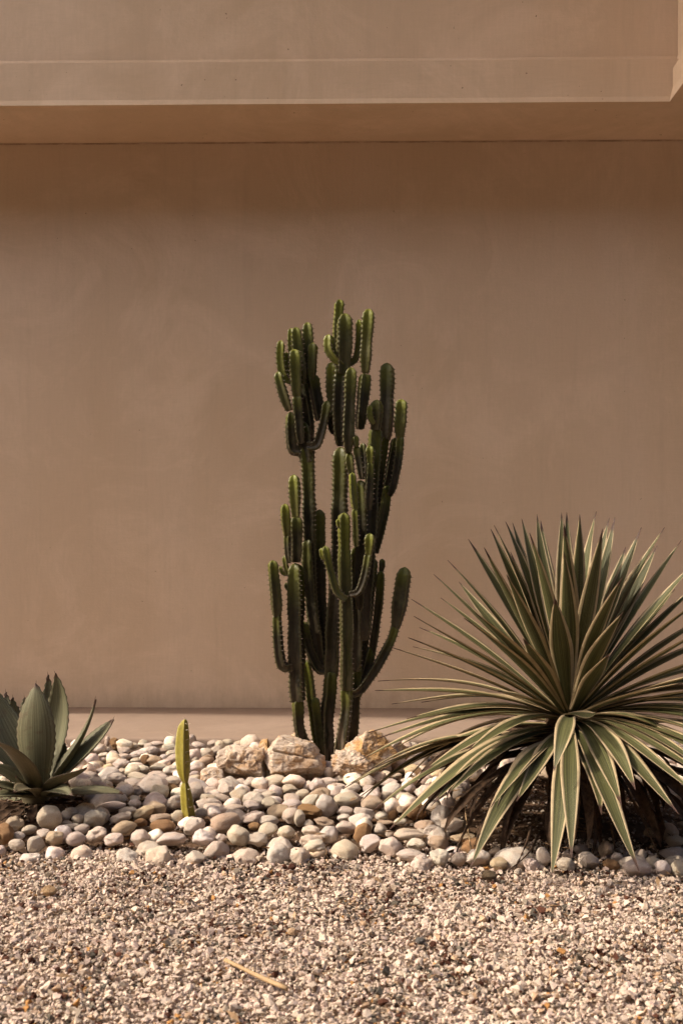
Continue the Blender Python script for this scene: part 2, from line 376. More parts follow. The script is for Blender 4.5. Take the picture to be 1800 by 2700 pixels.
# ------------------------------------------------------------------ cobbles
def ico(sub):
    bm = bmesh.new(); bmesh.ops.create_icosphere(bm, subdivisions=sub, radius=1)
    V = [v.co.copy() for v in bm.verts]; F = [tuple(v.index for v in f.verts) for f in bm.faces]; bm.free(); return V, F
ICO3 = ico(4); ICO5 = ico(6)
def cobble_mesh(i, lump, facet, src=None):
    rs = random.Random(100+i); V, F = src or ICO3; off = Vector((rs.uniform(-50, 50), rs.uniform(-50, 50), rs.uniform(-50, 50)))
    planes = []
    for _ in range(rs.randint(3, 6)):
        d = Vector((rs.gauss(0, 1), rs.gauss(0, 1), rs.gauss(0, 1))).normalized(); planes.append((d, rs.uniform(.62, .9)))
    out = []
    for v in V:
        r = 1+.22*noise.noise(v*.9+off)+lump*noise.noise(v*2.1+off)+lump*.35*noise.noise(v*4.7+off)
        for d, h in planes:
            c = v.dot(d)
            if c > .05:
                lim = h/c
                if r > lim: r = r*(1-facet)+lim*facet
        r += .012*noise.noise(v*10+off)
        out.append(v*r)
    # normalise to unit half-extents
    mx = [max(abs(p[k]) for p in out) for k in range(3)]
    out = [(p.x/mx[0], p.y/mx[1], p.z/mx[2]) for p in out]
    me = bpy.data.meshes.new('cobble'); me.from_pydata(out, [], F); finish(me, M_stone, True); return me
COB = {'r': [cobble_mesh(i, .11, .55) for i in range(12)], 'l': [cobble_mesh(20+i, .24, .75) for i in range(10)], 'a': [cobble_mesh(40+i, .16, .92) for i in range(8)]}
LOWICO = ico(3); COARSE = {}
for k_, b_, n_, l_, f_ in (('r', 0, 12, .11, .55), ('l', 20, 10, .24, .75), ('a', 40, 8, .16, .92)):
    for q_ in range(n_): COARSE[COB[k_][q_].name] = [v.co.copy() for v in cobble_mesh(b_+q_, l_, f_, LOWICO).vertices]
TONE = {'w': (.76, .67, .575), 'c': (.71, .60, .495), 't': (.58, .45, .32), 'b': (.32, .19, .09), 'g': (.64, .545, .455)}
TNAME = {'w': 'whitish', 'c': 'cream', 't': 'tan', 'b': 'brown', 'g': 'greyish'}
peb = []   # dicts
def add_peb(px, py, wpx, hpx, tone='c', shape='r', tilt=0, label=None, Yfix=None, sink=.42):
    Y = 3.1
    if Yfix: Y = Yfix
    else:
        f = lambda Yq: CZ-(py-HOR)/FPX*Yq-bedz(Yq)-mound((px-900)/FPX*Yq, Yq)-sink*hpx/FPX*Yq+.012
        lo, hi = 2.3, 3.74
        for _ in range(40):
            m = (lo+hi)/2
            if f(m) > 0: lo = m
            else: hi = m
        Y = (lo+hi)/2
    c = at(px, py, Y); a = wpx/2/FPX*Y; h = hpx/2/FPX*Y
    d = (a*h)**.5*random.uniform(.85, 1.1)
    peb.append(dict(c=c, s=(a, d, h), tone=tone, shape=shape, tilt=math.radians(tilt), label=label, hand=True))
def H(ox, oy, rows):
    for r in rows:
        x, y, w_, h = r[:4]; add_peb(ox+x/4, oy+y/4, w_/4, h/4, *r[4:])
H(0, 1940, [
 (515, 870, 290, 250, 'g', 'r', 0, 'large round mauve grey cobble standing in front of the agave base'),
 (745, 810, 170, 120, 'c', 'l', -10, 'small angular cream cobble just behind the large round grey one'),
 (690, 850, 120, 110, 'c', 'r'), (985, 870, 270, 190, 'w', 'l', -5, 'large pale block like cobble right of the large round grey one'), (830, 880, 150, 110, 'c', 'r'),
 (150, 935, 210, 170, 't', 'l', 0, 'lumpy tan cobble near the left edge below the agave'), (40, 1040, 220, 240, 'b', 'l', 0, 'rough dark brown lump of stone at the left edge of the bed'), (310, 990, 170, 110, 'g', 'r', -15),
 (185, 1155, 200, 130, 'g', 'r', 0, 'smooth greyish cobble low at the left beside the gravel'), (200, 1060, 140, 90, 'g', 'r'), (370, 1135, 210, 190, 'g', 'r', 25), (15, 1220, 90, 120, 'g'),
 (590, 1080, 200, 190, 't', 'a', 0, 'pitted tan lump of stone in the front row below the agave'), (800, 1085, 230, 150, 'g', 'r', 0), (1020, 1050, 240, 170, 'c', 'l', -20), (870, 985, 170, 100, 'c', 'r'), (460, 1040, 160, 110, 'c'),
 (1205, 1100, 225, 140, 'c', 'r', 8), (1310, 970, 280, 150, 't', 'r', -12, 'brownish egg shaped cobble in the second row left of the small cactus'), (1270, 870, 250, 120, 'c', 'l', -12), (1480, 1070, 200, 170, 'c', 'r', 0),
 (700, 930, 130, 80, 't', 'r'), (760, 960, 160, 80, 'g', 'r'),
 (1480, 915, 150, 90, 'b', 'r', 10), (1520, 810, 250, 140, 't', 'r', -28, 'long tan cobble leaning up to the right left of the small cactus'), (1180, 745, 330, 120, 'g', 'r', -6), (1430, 720, 160, 100, 'g'), (1350, 800, 200, 90, 'g', 'r'),
 (1275, 660, 180, 100, 'c', 'r'), (1420, 670, 120, 80, 'g'), (1440, 590, 140, 130, 'c', 'l'), (1290, 555, 170, 130, 'c', 'r'), (1110, 520, 180, 90, 'w'), (1000, 480, 150, 110, 'g', 'l'), (950, 425, 170, 110, 'g', 'r', 10), (1220, 455, 225, 120, 'c', 'r'),
 (1400, 505, 190, 110, 'c', 'r', 5), (1460, 435, 230, 90, 'c', 'r', 10), (1080, 385, 140, 90, 'g', 'l'), (1290, 390, 120, 90, 'c'), (1400, 365, 130, 90, 'g'), (1515, 360, 130, 110, 'w', 'l'), (1030, 310, 190, 90, 't', 'r'), (1250, 300, 240, 110, 'w', 'a', -12, 'bright wedge shaped cobble behind the right agave leaf'),
 (1090, 215, 180, 80, 'w', 'r', -8), (1080, 260, 110, 60, 'w'), (1310, 225, 140, 80, 'c', 'l'), (1460, 195, 200, 80, 'w', 'r', -6), (1310, 160, 150, 80, 'c', 'r'), (1215, 90, 150, 130, 'b', 'l', 30, 'brown upright cobble against the ledge right of the agave'), (1130, 60, 70, 110, 'c'), (1320, 85, 100, 60, 'w'), (1405, 115, 110, 80, 'c'), (1510, 90, 140, 100, 'w', 'l'),
 (1540, 255, 130, 110, 'b', 'r', 10), (1440, 265, 130, 80, 'c'), (1190, 190, 110, 60, 'c'), (1110, 145, 110, 70, 'c'), (705, 130, 60, 80, 'c')])
H(392, 1940, [
 (230, 1095, 330, 160, 'c', 'r', -6, 'long smooth cream cobble in the front row below the small cactus'), (565, 1085, 260, 190, 'w', 'l', 0, 'pitted whitish cobble in the front row right of the small cactus base'), (475, 955, 250, 215, 'w', 'l', -20, 'rough white cobble leaning against the foot of the small cactus'),
 (165, 960, 320, 150, 'b', 'r', 0, 'brown sausage shaped cobble left of the small cactus base'), (120, 870, 250, 110, 't', 'r', -5), (770, 1085, 130, 100, 'c', 'l'), (790, 915, 350, 220, 't', 'r', -18, 'large tan egg shaped cobble right of the small cactus'), (955, 1050, 260, 215, 'g', 'r', 0, 'big round greyish cobble in the front row right of the tan egg shaped one'),
 (1155, 1090, 240, 150, 'c', 'l', 12), (1255, 990, 220, 150, 'c', 'r', -12), (1455, 1020, 200, 170, 'c', 'r', 0), (1270, 895, 230, 110, 'w', 'r', 5), (1110, 860, 250, 150, 'c', 'l', -12), (1110, 960, 140, 90, 'b', 'r'), (1500, 850, 190, 170, 'c', 'r', 0),
 (1360, 805, 260, 150, 't', 'r', -15), (690, 780, 270, 130, 'c', 'r', 5), (560, 820, 160, 120, 'g', 'r'), (310, 850, 160, 120, 'g'), (90, 765, 230, 150, 't', 'r', 0), (900, 765, 240, 100, 'g', 'r', -5), (1080, 740, 180, 120, 'g', 'l'), (1290, 715, 210, 130, 'g', 'l', 10),
 (950, 620, 240, 180, 'c', 'a', 10), (820, 570, 190, 170, 'c', 'l', 0), (650, 670, 220, 100, 'g', 'r', 15), (780, 660, 200, 80, 'g', 'r', 15), (490, 590, 220, 200, 'g', 'r', 0, 'large smooth grey cobble just behind the small cactus on its right'), (655, 580, 150, 90, 'g'), (280, 700, 200, 150, 'g', 'l', -25),
 (130, 600, 240, 150, 'c', 'l', 5), (60, 650, 150, 100, 'c'), (230, 560, 170, 110, 'b', 'r', 10), (240, 480, 170, 110, 'c'), (1090, 510, 200, 130, 'c', 'r', 10), (970, 495, 140, 90, 'c'), (1180, 600, 200, 90, 'c', 'r'), (1330, 485, 290, 150, 'c', 'r', -8, 'long pale cobble lying below the cracked rock'), (1260, 630, 180, 90, 'c', 'r', -10), (1500, 570, 190, 120, 'c', 'l'), (1500, 675, 190, 130, 'c', 'r'),
 (955, 385, 180, 110, 'w', 'l', 0, 'white cobble lying on the foot of the ochre rock left of the cracked rock'), (930, 450, 180, 60, 't'), (1140, 445, 150, 90, 'c', 'l'), (1520, 420, 170, 130, 'c', 'l'),
 (600, 385, 150, 100, 'w', 'r', -15), (490, 345, 140, 90, 'c'), (480, 410, 120, 70, 'w'), (480, 460, 170, 90, 'c'), (240, 370, 190, 120, 'w', 'l'), (100, 330, 180, 90, 'c'), (60, 260, 170, 110, 't', 'r', 10), (90, 410, 200, 80, 'c'), (110, 450, 220, 90, 'c'),
 (600, 265, 190, 110, 't', 'r', -20), (730, 290, 110, 80, 'c'), (750, 225, 120, 60, 'g'), (610, 190, 180, 120, 'c', 'r', -15), (510, 180, 120, 90, 'g'), (700, 160, 150, 110, 'c', 'l'), (760, 110, 130, 110, 'c', 'r', 30), (520, 110, 180, 90, 'c'), (690, 85, 150, 80, 'c'), (840, 75, 150, 80, 'c'), (960, 85, 180, 70, 'c'), (1090, 90, 150, 50, 'c'), (455, 40, 90, 130, 'g', 'r', 0),
 (220, 130, 170, 100, 'w'), (90, 85, 160, 60, 'c'), (240, 200, 150, 90, 'c'), (130, 170, 130, 80, 't'), (40, 165, 150, 110, 'w', 'l'), (260, 250, 180, 120, 'c'), (490, 260, 90, 70, 'g'), (160, 235, 90, 80, 'w'), (10, 120, 120, 90, 'c'), (420, 300, 80, 60, 'c'), (1240, 160, 120, 130, 'g', 'l'), (1200, 110, 160, 70, 'c')])
H(784, 1940, [
 (140, 800, 290, 150, 'b', 'l', 12, 'rust brown egg shaped cobble lying among white ones in front of the tall cactus'), (290, 745, 260, 230, 'w', 'r', 35, 'tall white cobble leaning beside the rust brown one'), (130, 700, 260, 140, 'w', 'r', -35), (20, 880, 130, 190, 'c', 'r'),
 (345, 1035, 230, 190, 'w', 'l', 0, 'round white cobble at the front edge of the bed below the tall cactus'), (190, 1165, 250, 150, 'w', 'l', 0, 'white cobble lying alone out on the gravel', 2.62), (145, 1010, 210, 130, 'c', 'l', 10), (285, 915, 240, 110, 't', 'l', 12), (120, 930, 110, 90, 'c'), (695, 1035, 230, 200, 'b', 'r', -30, 'ochre brown oval cobble standing upright in the front row'), (765, 1140, 240, 190, 'w', 'a', -25),
 (985, 1180, 250, 220, 'c', 'a', 15, 'angular cream cobble like a pyramid in the front row'), (1170, 1050, 350, 120, 'c', 'r', 3, 'long cream cobble lying flat under the tips of the variegated leaves'), (1200, 1260, 330, 130, 'w', 'r', 3, 'long bean shaped cobble lying on the gravel edge'), (1250, 1145, 210, 120, 'w', 'l', 0), (1480, 1130, 230, 150, 't', 'r', 5), (1500, 1280, 210, 190, 'w', 'a', 0),
 (510, 970, 230, 150, 'c', 'r', 10), (660, 890, 270, 140, 'w', 'l', -5), (710, 820, 240, 140, 'w', 'r', 15), (490, 870, 150, 90, 'w', 'l'), (500, 800, 180, 120, 'g', 'r'), (880, 990, 150, 130, 'g', 'r'), (885, 855, 140, 100, 'w', 'r'), (1005, 845, 120, 100, 'b', 'r', -15), (1080, 910, 140, 90, 'w'), (970, 1040, 110, 80, 'c'), (920, 915, 200, 40, 't', 'r', 0), (1340, 950, 240, 120, 't', 'l'),
 (780, 710, 260, 150, 't', 'r', 5), (720, 635, 170, 90, 'w'), (525, 680, 290, 160, 'c', 'r', 8, 'plump speckled cream cobble touched by two leaf tips'), (390, 620, 130, 110, 'c'), (220, 615, 190, 70, 'c'), (570, 560, 200, 110, 'c', 'r', -5), (770, 565, 200, 90, 'g', 'r'), (420, 540, 200, 70, 'c'), (210, 530, 190, 170, 'w', 'a', 0, 'pointed white cobble rising in the middle of the bed'), (110, 530, 130, 110, 'c'), (60, 620, 170, 110, 'c'), (30, 500, 140, 80, 'w'), (320, 490, 220, 100, 'c'), (500, 455, 230, 90, 'c', 'l'),
 (340, 350, 170, 150, 'w', 'l', 10, 'white upright cobble at the very foot of the tall cactus'), (430, 370, 130, 90, 'w', 'r', 20), (190, 430, 180, 90, 'g'), (20, 400, 150, 130, 'c'), (720, 400, 240, 110, 'c', 'r'), (960, 500, 200, 110, 'c', 'l'), (740, 480, 200, 80, 'w'), (900, 380, 150, 60, 'w'), (1230, 100, 110, 60, 'w'), (1060, 110, 150, 100, 'g'), (1030, 130, 90, 80, 'g'),
 (1070, 620, 120, 60, 'c'), (1130, 650, 200, 100, 'c', 'l'), (930, 640, 150, 110, 'g'), (1200, 720, 120, 60, 'g'), (1100, 780, 130, 80, 't'), (1180, 470, 190, 60, 'w'), (1340, 340, 160, 60, 't'), (1050, 425, 110, 60, 'c')])
H(1100, 2090, [
 (225, 680, 215, 185, 'w', 'a', 0, 'whitish blocky cobble in the front row left of the hanging leaf tip'), (430, 705, 180, 150, 'g', 'r', 0), (630, 690, 280, 200, 'c', 'r', -5, 'large pale cobble behind the tip of the hanging leaf'), (850, 625, 220, 110, 't', 'r', 0), (865, 755, 210, 140, 't', 'r', 5), (1200, 765, 170, 140, 'c', 'l', 5), (1320, 680, 170, 210, 'g', 'r', 0), (1560, 760, 200, 150, 'g', 'r', 0), (470, 480, 280, 100, 't', 'l', 0), (100, 360, 180, 100, 't', 'l', 0), (20, 430, 130, 90, 'w'), (1590, 660, 140, 100, 'g')])
H(1408, 2000, [
 (570, 1080, 240, 190, 'g', 'l', 15, 'grey cobble with a lit slanting face right of the two hanging leaves'), (750, 965, 150, 190, 't', 'a', 20, 'pointed cobble standing up behind the front row under the variegated plant'), (800, 1130, 215, 120, 'b', 'r', 5, 'smooth brown oval cobble in the front row under the variegated plant'), (1075, 1160, 310, 190, 'g', 'r', 5, 'largest smooth cobble in the right front row behind a leaf tip'), (1350, 1165, 200, 170, 'w', 'r', 0, 'round pale cobble near the right corner of the bed'), (1520, 1160, 150, 190, 'c', 'r', 15), (1250, 1100, 150, 120, 'g'), (1120, 1020, 150, 110, 'g'), (870, 1050, 130, 120, 'g'), (1420, 780, 220, 190, 't', 'r', 10), (1230, 790, 150, 110, 't'), (1490, 870, 210, 150, 't', 'r'), (670, 930, 150, 110, 'g'), (480, 960, 160, 110, 'g'), (1500, 390, 150, 90, 'w', 'a'), (1400, 350, 120, 80, 'c'), (1560, 700, 110, 80, 't'), (1700, 1150, 200, 170, 'c'), (1720, 980, 180, 130, 'g'), (1850, 1130, 180, 150, 'c')])
# zones kept clear (plants, rocks): X, Y, radius
KEEP = [(-.93, 3.02, .20), (-.06, 3.50, .11), (-.23, 3.47, .13), (.10, 3.55, .13), (.67, 2.99, .38), (.85, 3.05, .32)]
def overlap(c, r):
    for p in peb:
        d = c-p['c']
        if abs(d.x) > .12 or abs(d.y) > .12: continue
        q = (d.x/(p['s'][0]+r))**2+(d.y/(p['s'][1]+r))**2+(d.z/(p['s'][2]+r*.7))**2
        if q < .80: return True
    return False
nh = len(peb); tries = 0
for layer_i, (cnt, zo, kf) in enumerate(((420, -.014, .9), (300, .004, 1.0))):
    got = 0; tries = 0
    while got < cnt and tries < 9000:
        tries += 1
        X = random.uniform(-1.5, 1.6); Y = random.uniform(2.70 if X < .2 else 2.62, 3.72)
        if any((X-kx)**2+(Y-ky)**2 < (kr*kf)**2 for kx, ky, kr in KEEP): continue
        r = random.uniform(.024, .041)*(1.08-.12*(Y-2.7))
        z = bedz(Y)+mound(X, Y)+zo+r*.25*random.uniform(.4, 1.4)
        if Y < 2.78: z -= .008
        c = Vector((X, Y, z))
        if overlap(c, r*.95): continue
        got += 1
        el = random.choice([.95, 1.05, 1.15, 1.35])
        tone = random.choices('wctbg', (40, 42, 6, 2, 10))[0]
        peb.append(dict(c=c, s=(r*el, r*random.uniform(.85, 1.15), r*random.uniform(.76, 1.05)), tone=tone, shape=random.choices('rla', (5, 6, 3))[0], tilt=random.uniform(-.35, .35), label=None, hand=False))
# labels
def proj(p): return (900+p.x/p.y*FPX, HOR+(CZ-p.z)/p.y*FPX)
def zone(x, y):
    if y > 2222 and x > 1150 or (x > 1350 and y > 2190): return 'in front row below variegated plant'
    if x > 1250: return 'in shade under variegated plant'
    if y > 2205: 
        return 'in front row ' + ('below agave' if x < 330 else 'near small cactus' if x < 560 else 'left of centre' if x < 780 else 'below tall cactus' if x < 960 else 'at left tips of variegated plant')
    if y > 2130:
        return 'in second row ' + ('below agave' if x < 330 else 'near small cactus' if x < 620 else 'below cracked rock' if x < 860 else 'left of variegated plant')
    if x < 300: return 'beside agave'
    if y < 2010: return 'close to ledge ' + ('left of small cactus' if x < 450 else 'right of small cactus' if x < 640 else 'near the rocks' if x < 1000 else 'behind variegated leaves')
    if x < 460: return 'between agave and small cactus'
    if x < 640: return 'just right of small cactus'
    if x < 860: return 'in front of cracked rock'
    if x < 1020: return 'in front of orange rock'
    return 'under left leaf tips of variegated plant'
for p in peb:
    a, d, h = p['s']; p['px'] = proj(p['c']); p['area'] = (a*h)/p['c'].y**2
    p['jit'] = random.uniform(.86, 1.12)
inview = [p for p in peb if -30 < p['px'][0] < 1830]
inview.sort(key=lambda p: (not p['hand'], -p['area']))
single = inview[:298]; ids = set(id(p) for p in single)
groups = {}
for p in single:
    if p['label']: continue
    a, d, h = p['s']; sz = 'small' if a*h < .00055 else 'large' if a*h > .0013 else 'medium'
    fm = 'angular' if p['shape'] == 'a' else 'oblong' if a/h > 1.6 else 'lumpy' if p['shape'] == 'l' else 'rounded'
    base = f"{sz} {fm} {TNAME[p['tone']]} cobble {zone(*p['px'])}".replace('under left leaf tips of', 'left under')
    groups.setdefault(base, []).append(p)
ORD = ['leftmost', 'second', 'third', 'fourth', 'fifth', 'sixth', 'seventh', 'eighth', 'ninth', 'tenth']
for base, ps in groups.items():
    ps.sort(key=lambda p: p['px'][0])
    for k, p in enumerate(ps):
        if len(ps) > 1 and len(base.split()) > 11: base = base.replace(' in shade under ', ' beneath ').replace('in front row', 'front row').replace('in second row', 'second row')
        if len(ps) == 1: p['label'] = base
        elif len(ps) == 2: p['label'] = ('left one of two: ' if k == 0 else 'right one of two: ')+base
        elif k == 0: p['label'] = 'leftmost '+base
        elif k == len(ps)-1: p['label'] = 'rightmost '+base
        else: p['label'] = ORD[min(k, 9)]+' from left '+base
restV = []
def peb_matrix(p):
    return Matrix.Translation(p['c']) @ Matrix.Rotation(p['tilt'], 4, 'Y') @ Matrix.Diagonal((*p['s'], 1)) @ p['spin']
for p in peb:
    me = random.choice(COB[p['shape']])
    fl = random.choice([Matrix.Identity(4), Matrix.Rotation(math.pi, 4, 'Z'), Matrix.Rotation(math.pi, 4, 'X'), Matrix.Rotation(math.pi, 4, 'Y')])
    p['spin'] = fl
    o = bpy.data.objects.new('cobble', me); o.matrix_world = peb_matrix(p)
    c = TONE[p['tone']]; j = p['jit']; o.color = (c[0]*j, c[1]*j*random.uniform(.96, 1.03), c[2]*j*random.uniform(.92, 1.05), 1)
    if id(p) in ids:
        link(o); tag(o, p['label'], 'cobble', 'cobbles of the rockery bed')
    else:
        restV.append(o)
# remaining small or hidden cobbles as one mass
bm = bmesh.new(); tl = bm.verts.layers.float_color.new('tint')
V3, F3 = LOWICO
for o in restV:
    mw = o.matrix_world; me = o.data; off = len(bm.verts)
    # use coarser copy: sample the full mesh by direction (ico(3) vertices are the first vertices of ico(4))
    vs = []
    for k in range(len(V3)):
        v = bm.verts.new(mw @ COARSE[me.name][k]); v[tl] = o.color[:]; vs.append(v)
    for f in F3:
        ff = bm.faces.new([vs[i] for i in f]); ff.smooth = True
me = bpy.data.meshes.new('cobble_fill'); bm.to_mesh(me); bm.free()
M = NM('cobble_fill_stone', .8, .25); c = M.attr('tint', 'Color'); v = M.coord('Object'); n2 = M.noise(v, 120, 5, .7); n3 = M.noise(v, 24, 4, .6)
c2 = M.mix(M.ramp(n3, [(.4, 0), (.65, .5)]), c, M.mix(1, c, (.86, .66, .48), 'MULTIPLY'))
M.color(M.mix(M.ramp(n2, [(.36, .55), (.52, 0)]), c2, M.mix(1, c, (.55, .45, .38), 'MULTIPLY'))); M.bump(n2, .5, .004)
me.materials.append(M.m); o = link(bpy.data.objects.new('cobble_fill', me)); o['kind'] = 'stuff'; o['label'] = 'smaller half buried cobbles filling the gaps of the bed'

# ------------------------------------------------------------------ rugged rocks
def rock(name, label, px, py, wpx, hpx, Y, dep, mat, seed, nplanes=11, rough=.05, crack=None, tilt=0, planes=None):
    rs = random.Random(seed); V, F = ICO5; off = Vector((rs.uniform(-50, 50), rs.uniform(-50, 50), rs.uniform(-50, 50)))
    pl = planes or []
    pl = [(Vector(d).normalized(), h) for d, h in pl]
    for _ in range(nplanes):
        d = Vector((rs.gauss(0, 1), rs.gauss(0, 1), rs.gauss(0, .9))).normalized(); pl.append((d, rs.uniform(.62, .92)))
    out = []
    for v in V:
        r = 1.15
        for d, h in pl:
            c = v.dot(d)
            if c > .02: r = min(r, h/c)
        q = v*r
        r += rough*1.6*noise.noise(q*2.2+off)+rough*noise.noise(q*5+off)+rough*.55*noise.noise(q*11+off)+rough*.3*noise.noise(q*24+off)
        cell = noise.cell(q*3.2+off); r += rough*.6*(cell-.5)
        if crack:
            n_, d_, wd, dp = crack; t = abs(q.dot(Vector(n_).normalized())-d_-.05*noise.noise(q*4+off)); r -= dp*math.exp(-(t/wd)**2)
        out.append(v*r)
    mn = [min(p[k] for p in out) for k in range(3)]; mx = [max(p[k] for p in out) for k in range(3)]
    c = at(px, py, Y); sx, sz = wpx/2/FPX*Y, hpx/2/FPX*Y
    sc = (sx, dep/2, sz); R = Matrix.Rotation(math.radians(tilt), 3, 'Y')
    pts = []
    for p in out:
        q = Vector([((p[k]-mn[k])/(mx[k]-mn[k])*2-1)*sc[k] for k in range(3)]); pts.append(R @ q)
    me = bpy.data.meshes.new(name); me.from_pydata(pts, [], F); finish(me, mat, False)
    me.polygons.foreach_set('use_smooth', [True]*len(me.polygons))
    o = link(bpy.data.objects.new(name, me)); o.location = c; tag(o, label, 'rock'); return o
fr = [((0, -1, .35), .62), ((-1, -.2, .1), .85), ((1, -.1, .1), .85)]
rock('rock', 'big pale limestone with a dark crack across it at the foot of the tall cactus', 778, 2004, 166, 130, 3.34, .17, M_rock, 3, 7, .045, ((.25, 0, 1), .28, .035, .11), 0, [((.35, 0, 1), .70), ((-.9, 0, .5), .78), ((.95, -.1, .7), .74), ((0, -1, .25), .66)])
rock('rock', 'craggy ochre limestone between the small cactus and the cracked rock', 638, 2016, 134, 112, 3.34, .16, M_rock, 11, 10, .06, None, 5, fr)
rock('rock', 'large orange limestone boulder right of the tall cactus trunk', 968, 1982, 154, 118, 3.43, .16, M_rock2, 21, 8, .05, None, -8, [((.5, -.7, .3), .62), ((-.7, -.6, .6), .66)])
rock('rock', 'crumbly porous pale rock in front of the orange boulder', 935, 2016, 130, 78, 3.32, .12, M_rock, 31, 12, .11, None, 8)
rock('rock', 'small reddish white rock peeking over the cracked rock', 786, 1957, 62, 50, 3.56, .08, M_rock2, 41, 10, .06)
rock('rock', 'small angular ochre rock among cobbles right of the small cactus', 560, 2050, 70, 52, 3.28, .07, M_rock, 51, 8, .06, None, 0, fr)
rock('rock', 'dark shaded rock between the orange boulder and the leaves', 1052, 1992, 72, 66, 3.58, .10, M_rock2, 61, 10, .06)
rock('rock', 'brown rock edge showing right behind the ochre limestone', 692, 1985, 50, 70, 3.50, .08, M_rock2, 71, 10, .06)

# ------------------------------------------------------------------ ribbed stems
def catmull(pts, n):
    pts = [Vector(p) for p in pts]
    if len(pts) == 2: pts = [pts[0], (pts[0]+pts[1])/2, pts[1]]
    P = [pts[0]*2-pts[1]]+pts+[pts[-1]*2-pts[-2]]
    seg = [(pts[i+1]-pts[i]).length for i in range(len(pts)-1)]; tot = sum(seg); out = []
    for k in range(n):
        t = k/(n-1)*tot; i = 0
        while i < len(seg)-1 and t > seg[i]: t -= seg[i]; i += 1
        u = t/seg[i]; a, b, c, d = P[i:i+4]
        out.append(.5*((2*b)+(c-a)*u+(2*a-5*b+4*c-d)*u*u+(3*b-a-3*c+d)*u**3))
    return out
def stem(parent, pts, r, ribs=4, phase=0., neck=.55, topround=True, young=.3, bark=.28, mat=M_cact, tooth=.017, thorns=True, seed=0, core=.54, pw=1.7, endr=None):
    rs = random.Random(seed)
    L = sum((Vector(pts[i+1])-Vector(pts[i])).length for i in range(len(pts)-1))
    n = max(14, int(L/.0042)); C = catmull(pts, n)
    K = 8; per = ribs*K; V, F, cr, al, yo, bk = [], [], [], [], [], []
    N = None; thV, thF = [], []
    ref = Vector((0, -1, 0))
    s_acc = 0; lean = [rs.uniform(.92, 1.08) for _ in range(ribs)]
    for i, c in enumerate(C):
        T = (C[min(i+1, n-1)]-C[max(i-1, 0)]).normalized()
        A = (ref-T*ref.dot(T)).normalized(); B = T.cross(A)
        if i: s_acc += (c-C[i-1]).length
        v = s_acc/L
        rad = r
        db = s_acc/max(r, .001); 
        if neck < 1: rad *= neck+(1-neck)*min(1, db/2.2)**.6
        if topround:
            dt = (L-s_acc)/r
            if dt < 1.15: rad *= max(.10, math.sqrt(max(0, 1-(1-dt/1.15)**2)))*1.0
        if not topround and (L-s_acc)/r < .8: rad *= .62+.38*math.sqrt(max(0, 1-(1-(L-s_acc)/r/.8)**2))
        rad *= 1+.05*math.sin(s_acc*33+seed)+.03*math.sin(s_acc*71+seed*2)
        tw = phase+.10*math.sin(s_acc*2+seed)
        for k in range(per):
            th = 2*math.pi*k/per+tw; u = (k % K)/K; tri = abs(2*u-1)   # 1 at rib crest
            ph = s_acc/tooth+(k//K)*.37
            ce = tri**pw
            rr = core+(1-core)*ce
            if tri > .99: rr *= lean[k//K % ribs]*(1+.15*abs(math.sin(ph*math.pi)))
            elif tri > .7: rr *= 1+.05*abs(math.sin(ph*math.pi))
            V.append(c+(A*math.cos(th)+B*math.sin(th))*rad*rr)
            cr.append(tri); al.append(v); yo.append(min(1, max(0, young+.5*(sstep(.55, 1, v)-.35)))); bk.append(bark*max(0, 1-v*1.3))
    for i in range(n-1):
        for k in range(per):
            a = i*per+k; b = i*per+(k+1) % per; F.append((a, b, b+per, a+per))
    V.append(C[-1]+(C[-1]-C[-2]).normalized()*.001); cr.append(.5); al.append(1); yo.append(min(1, young+.3)); bk.append(0)
    for k in range(per): F.append(((n-1)*per+k, (n-1)*per+(k+1) % per, len(V)-1))
    o = meshobj('stem', V, F, mat, parent, True, attrs={'crest': cr, 'along': al, 'young': yo, 'bark': bk})
    if thorns:
        for kk in range(ribs):
            nt_ = int(L/tooth)
            for q in range(nt_):
                s_ = (q+.5-kk*.37)*tooth
                i = int(s_/L*(n-1))
                if i < 1 or i >= n-1: continue
                tipv = V[i*per+kk*K]; out = (tipv-C[i]).normalized(); T = (C[i+1]-C[i-1]).normalized(); side = T.cross(out)
                for sg in (-1, 1):
                    d = (out*1+side*.55*sg+T*rs.uniform(-.1, .4)).normalized()*rs.uniform(.006, .010); b0 = len(thV); w_ = .0014
                    base = tipv-out*.0012
                    thV += [base+T*w_, base-T*w_*.6+side*w_, base-T*w_*.6-side*w_, base+d]
                    thF += [(b0, b0+1, b0+3), (b0+1, b0+2, b0+3), (b0+2, b0, b0+3)]
        if thV:
            t = meshobj('thorns', thV, thF, M_thorn); t['kind'] = 'stuff'; t.parent = o; t.matrix_parent_inverse = Matrix.Identity(4)
            t.matrix_parent_inverse = o.matrix_basis.inverted() @ Matrix.Translation((0, 0, 0)) if False else Matrix.Identity(4)
            # thorns share world space with the stem, which sits at the origin of its own matrix
            t.matrix_parent_inverse = (Matrix.Translation(-Vector(parent.location))).inverted() if False else Matrix.Identity(4)
            o_world = Matrix.Identity(4)
    return o
YC = 3.50
cact = thing('candelabra_cactus', 'tall dark green candelabra cactus with many ribbed upright arms in the middle of the rockery', 'cactus', (0, 0, 0))
A0, B0, C0 = 770, 1250, 1650; kx = 430/1568
def CP(y0, dY, *pts): return [at(680+x*kx, y0+y*kx, YC+dY) if len(p) == 2 else at(680+x*kx, y0+y*kx, YC+p[2]) for p in pts for x, y in [p[:2]]]
ci = 0
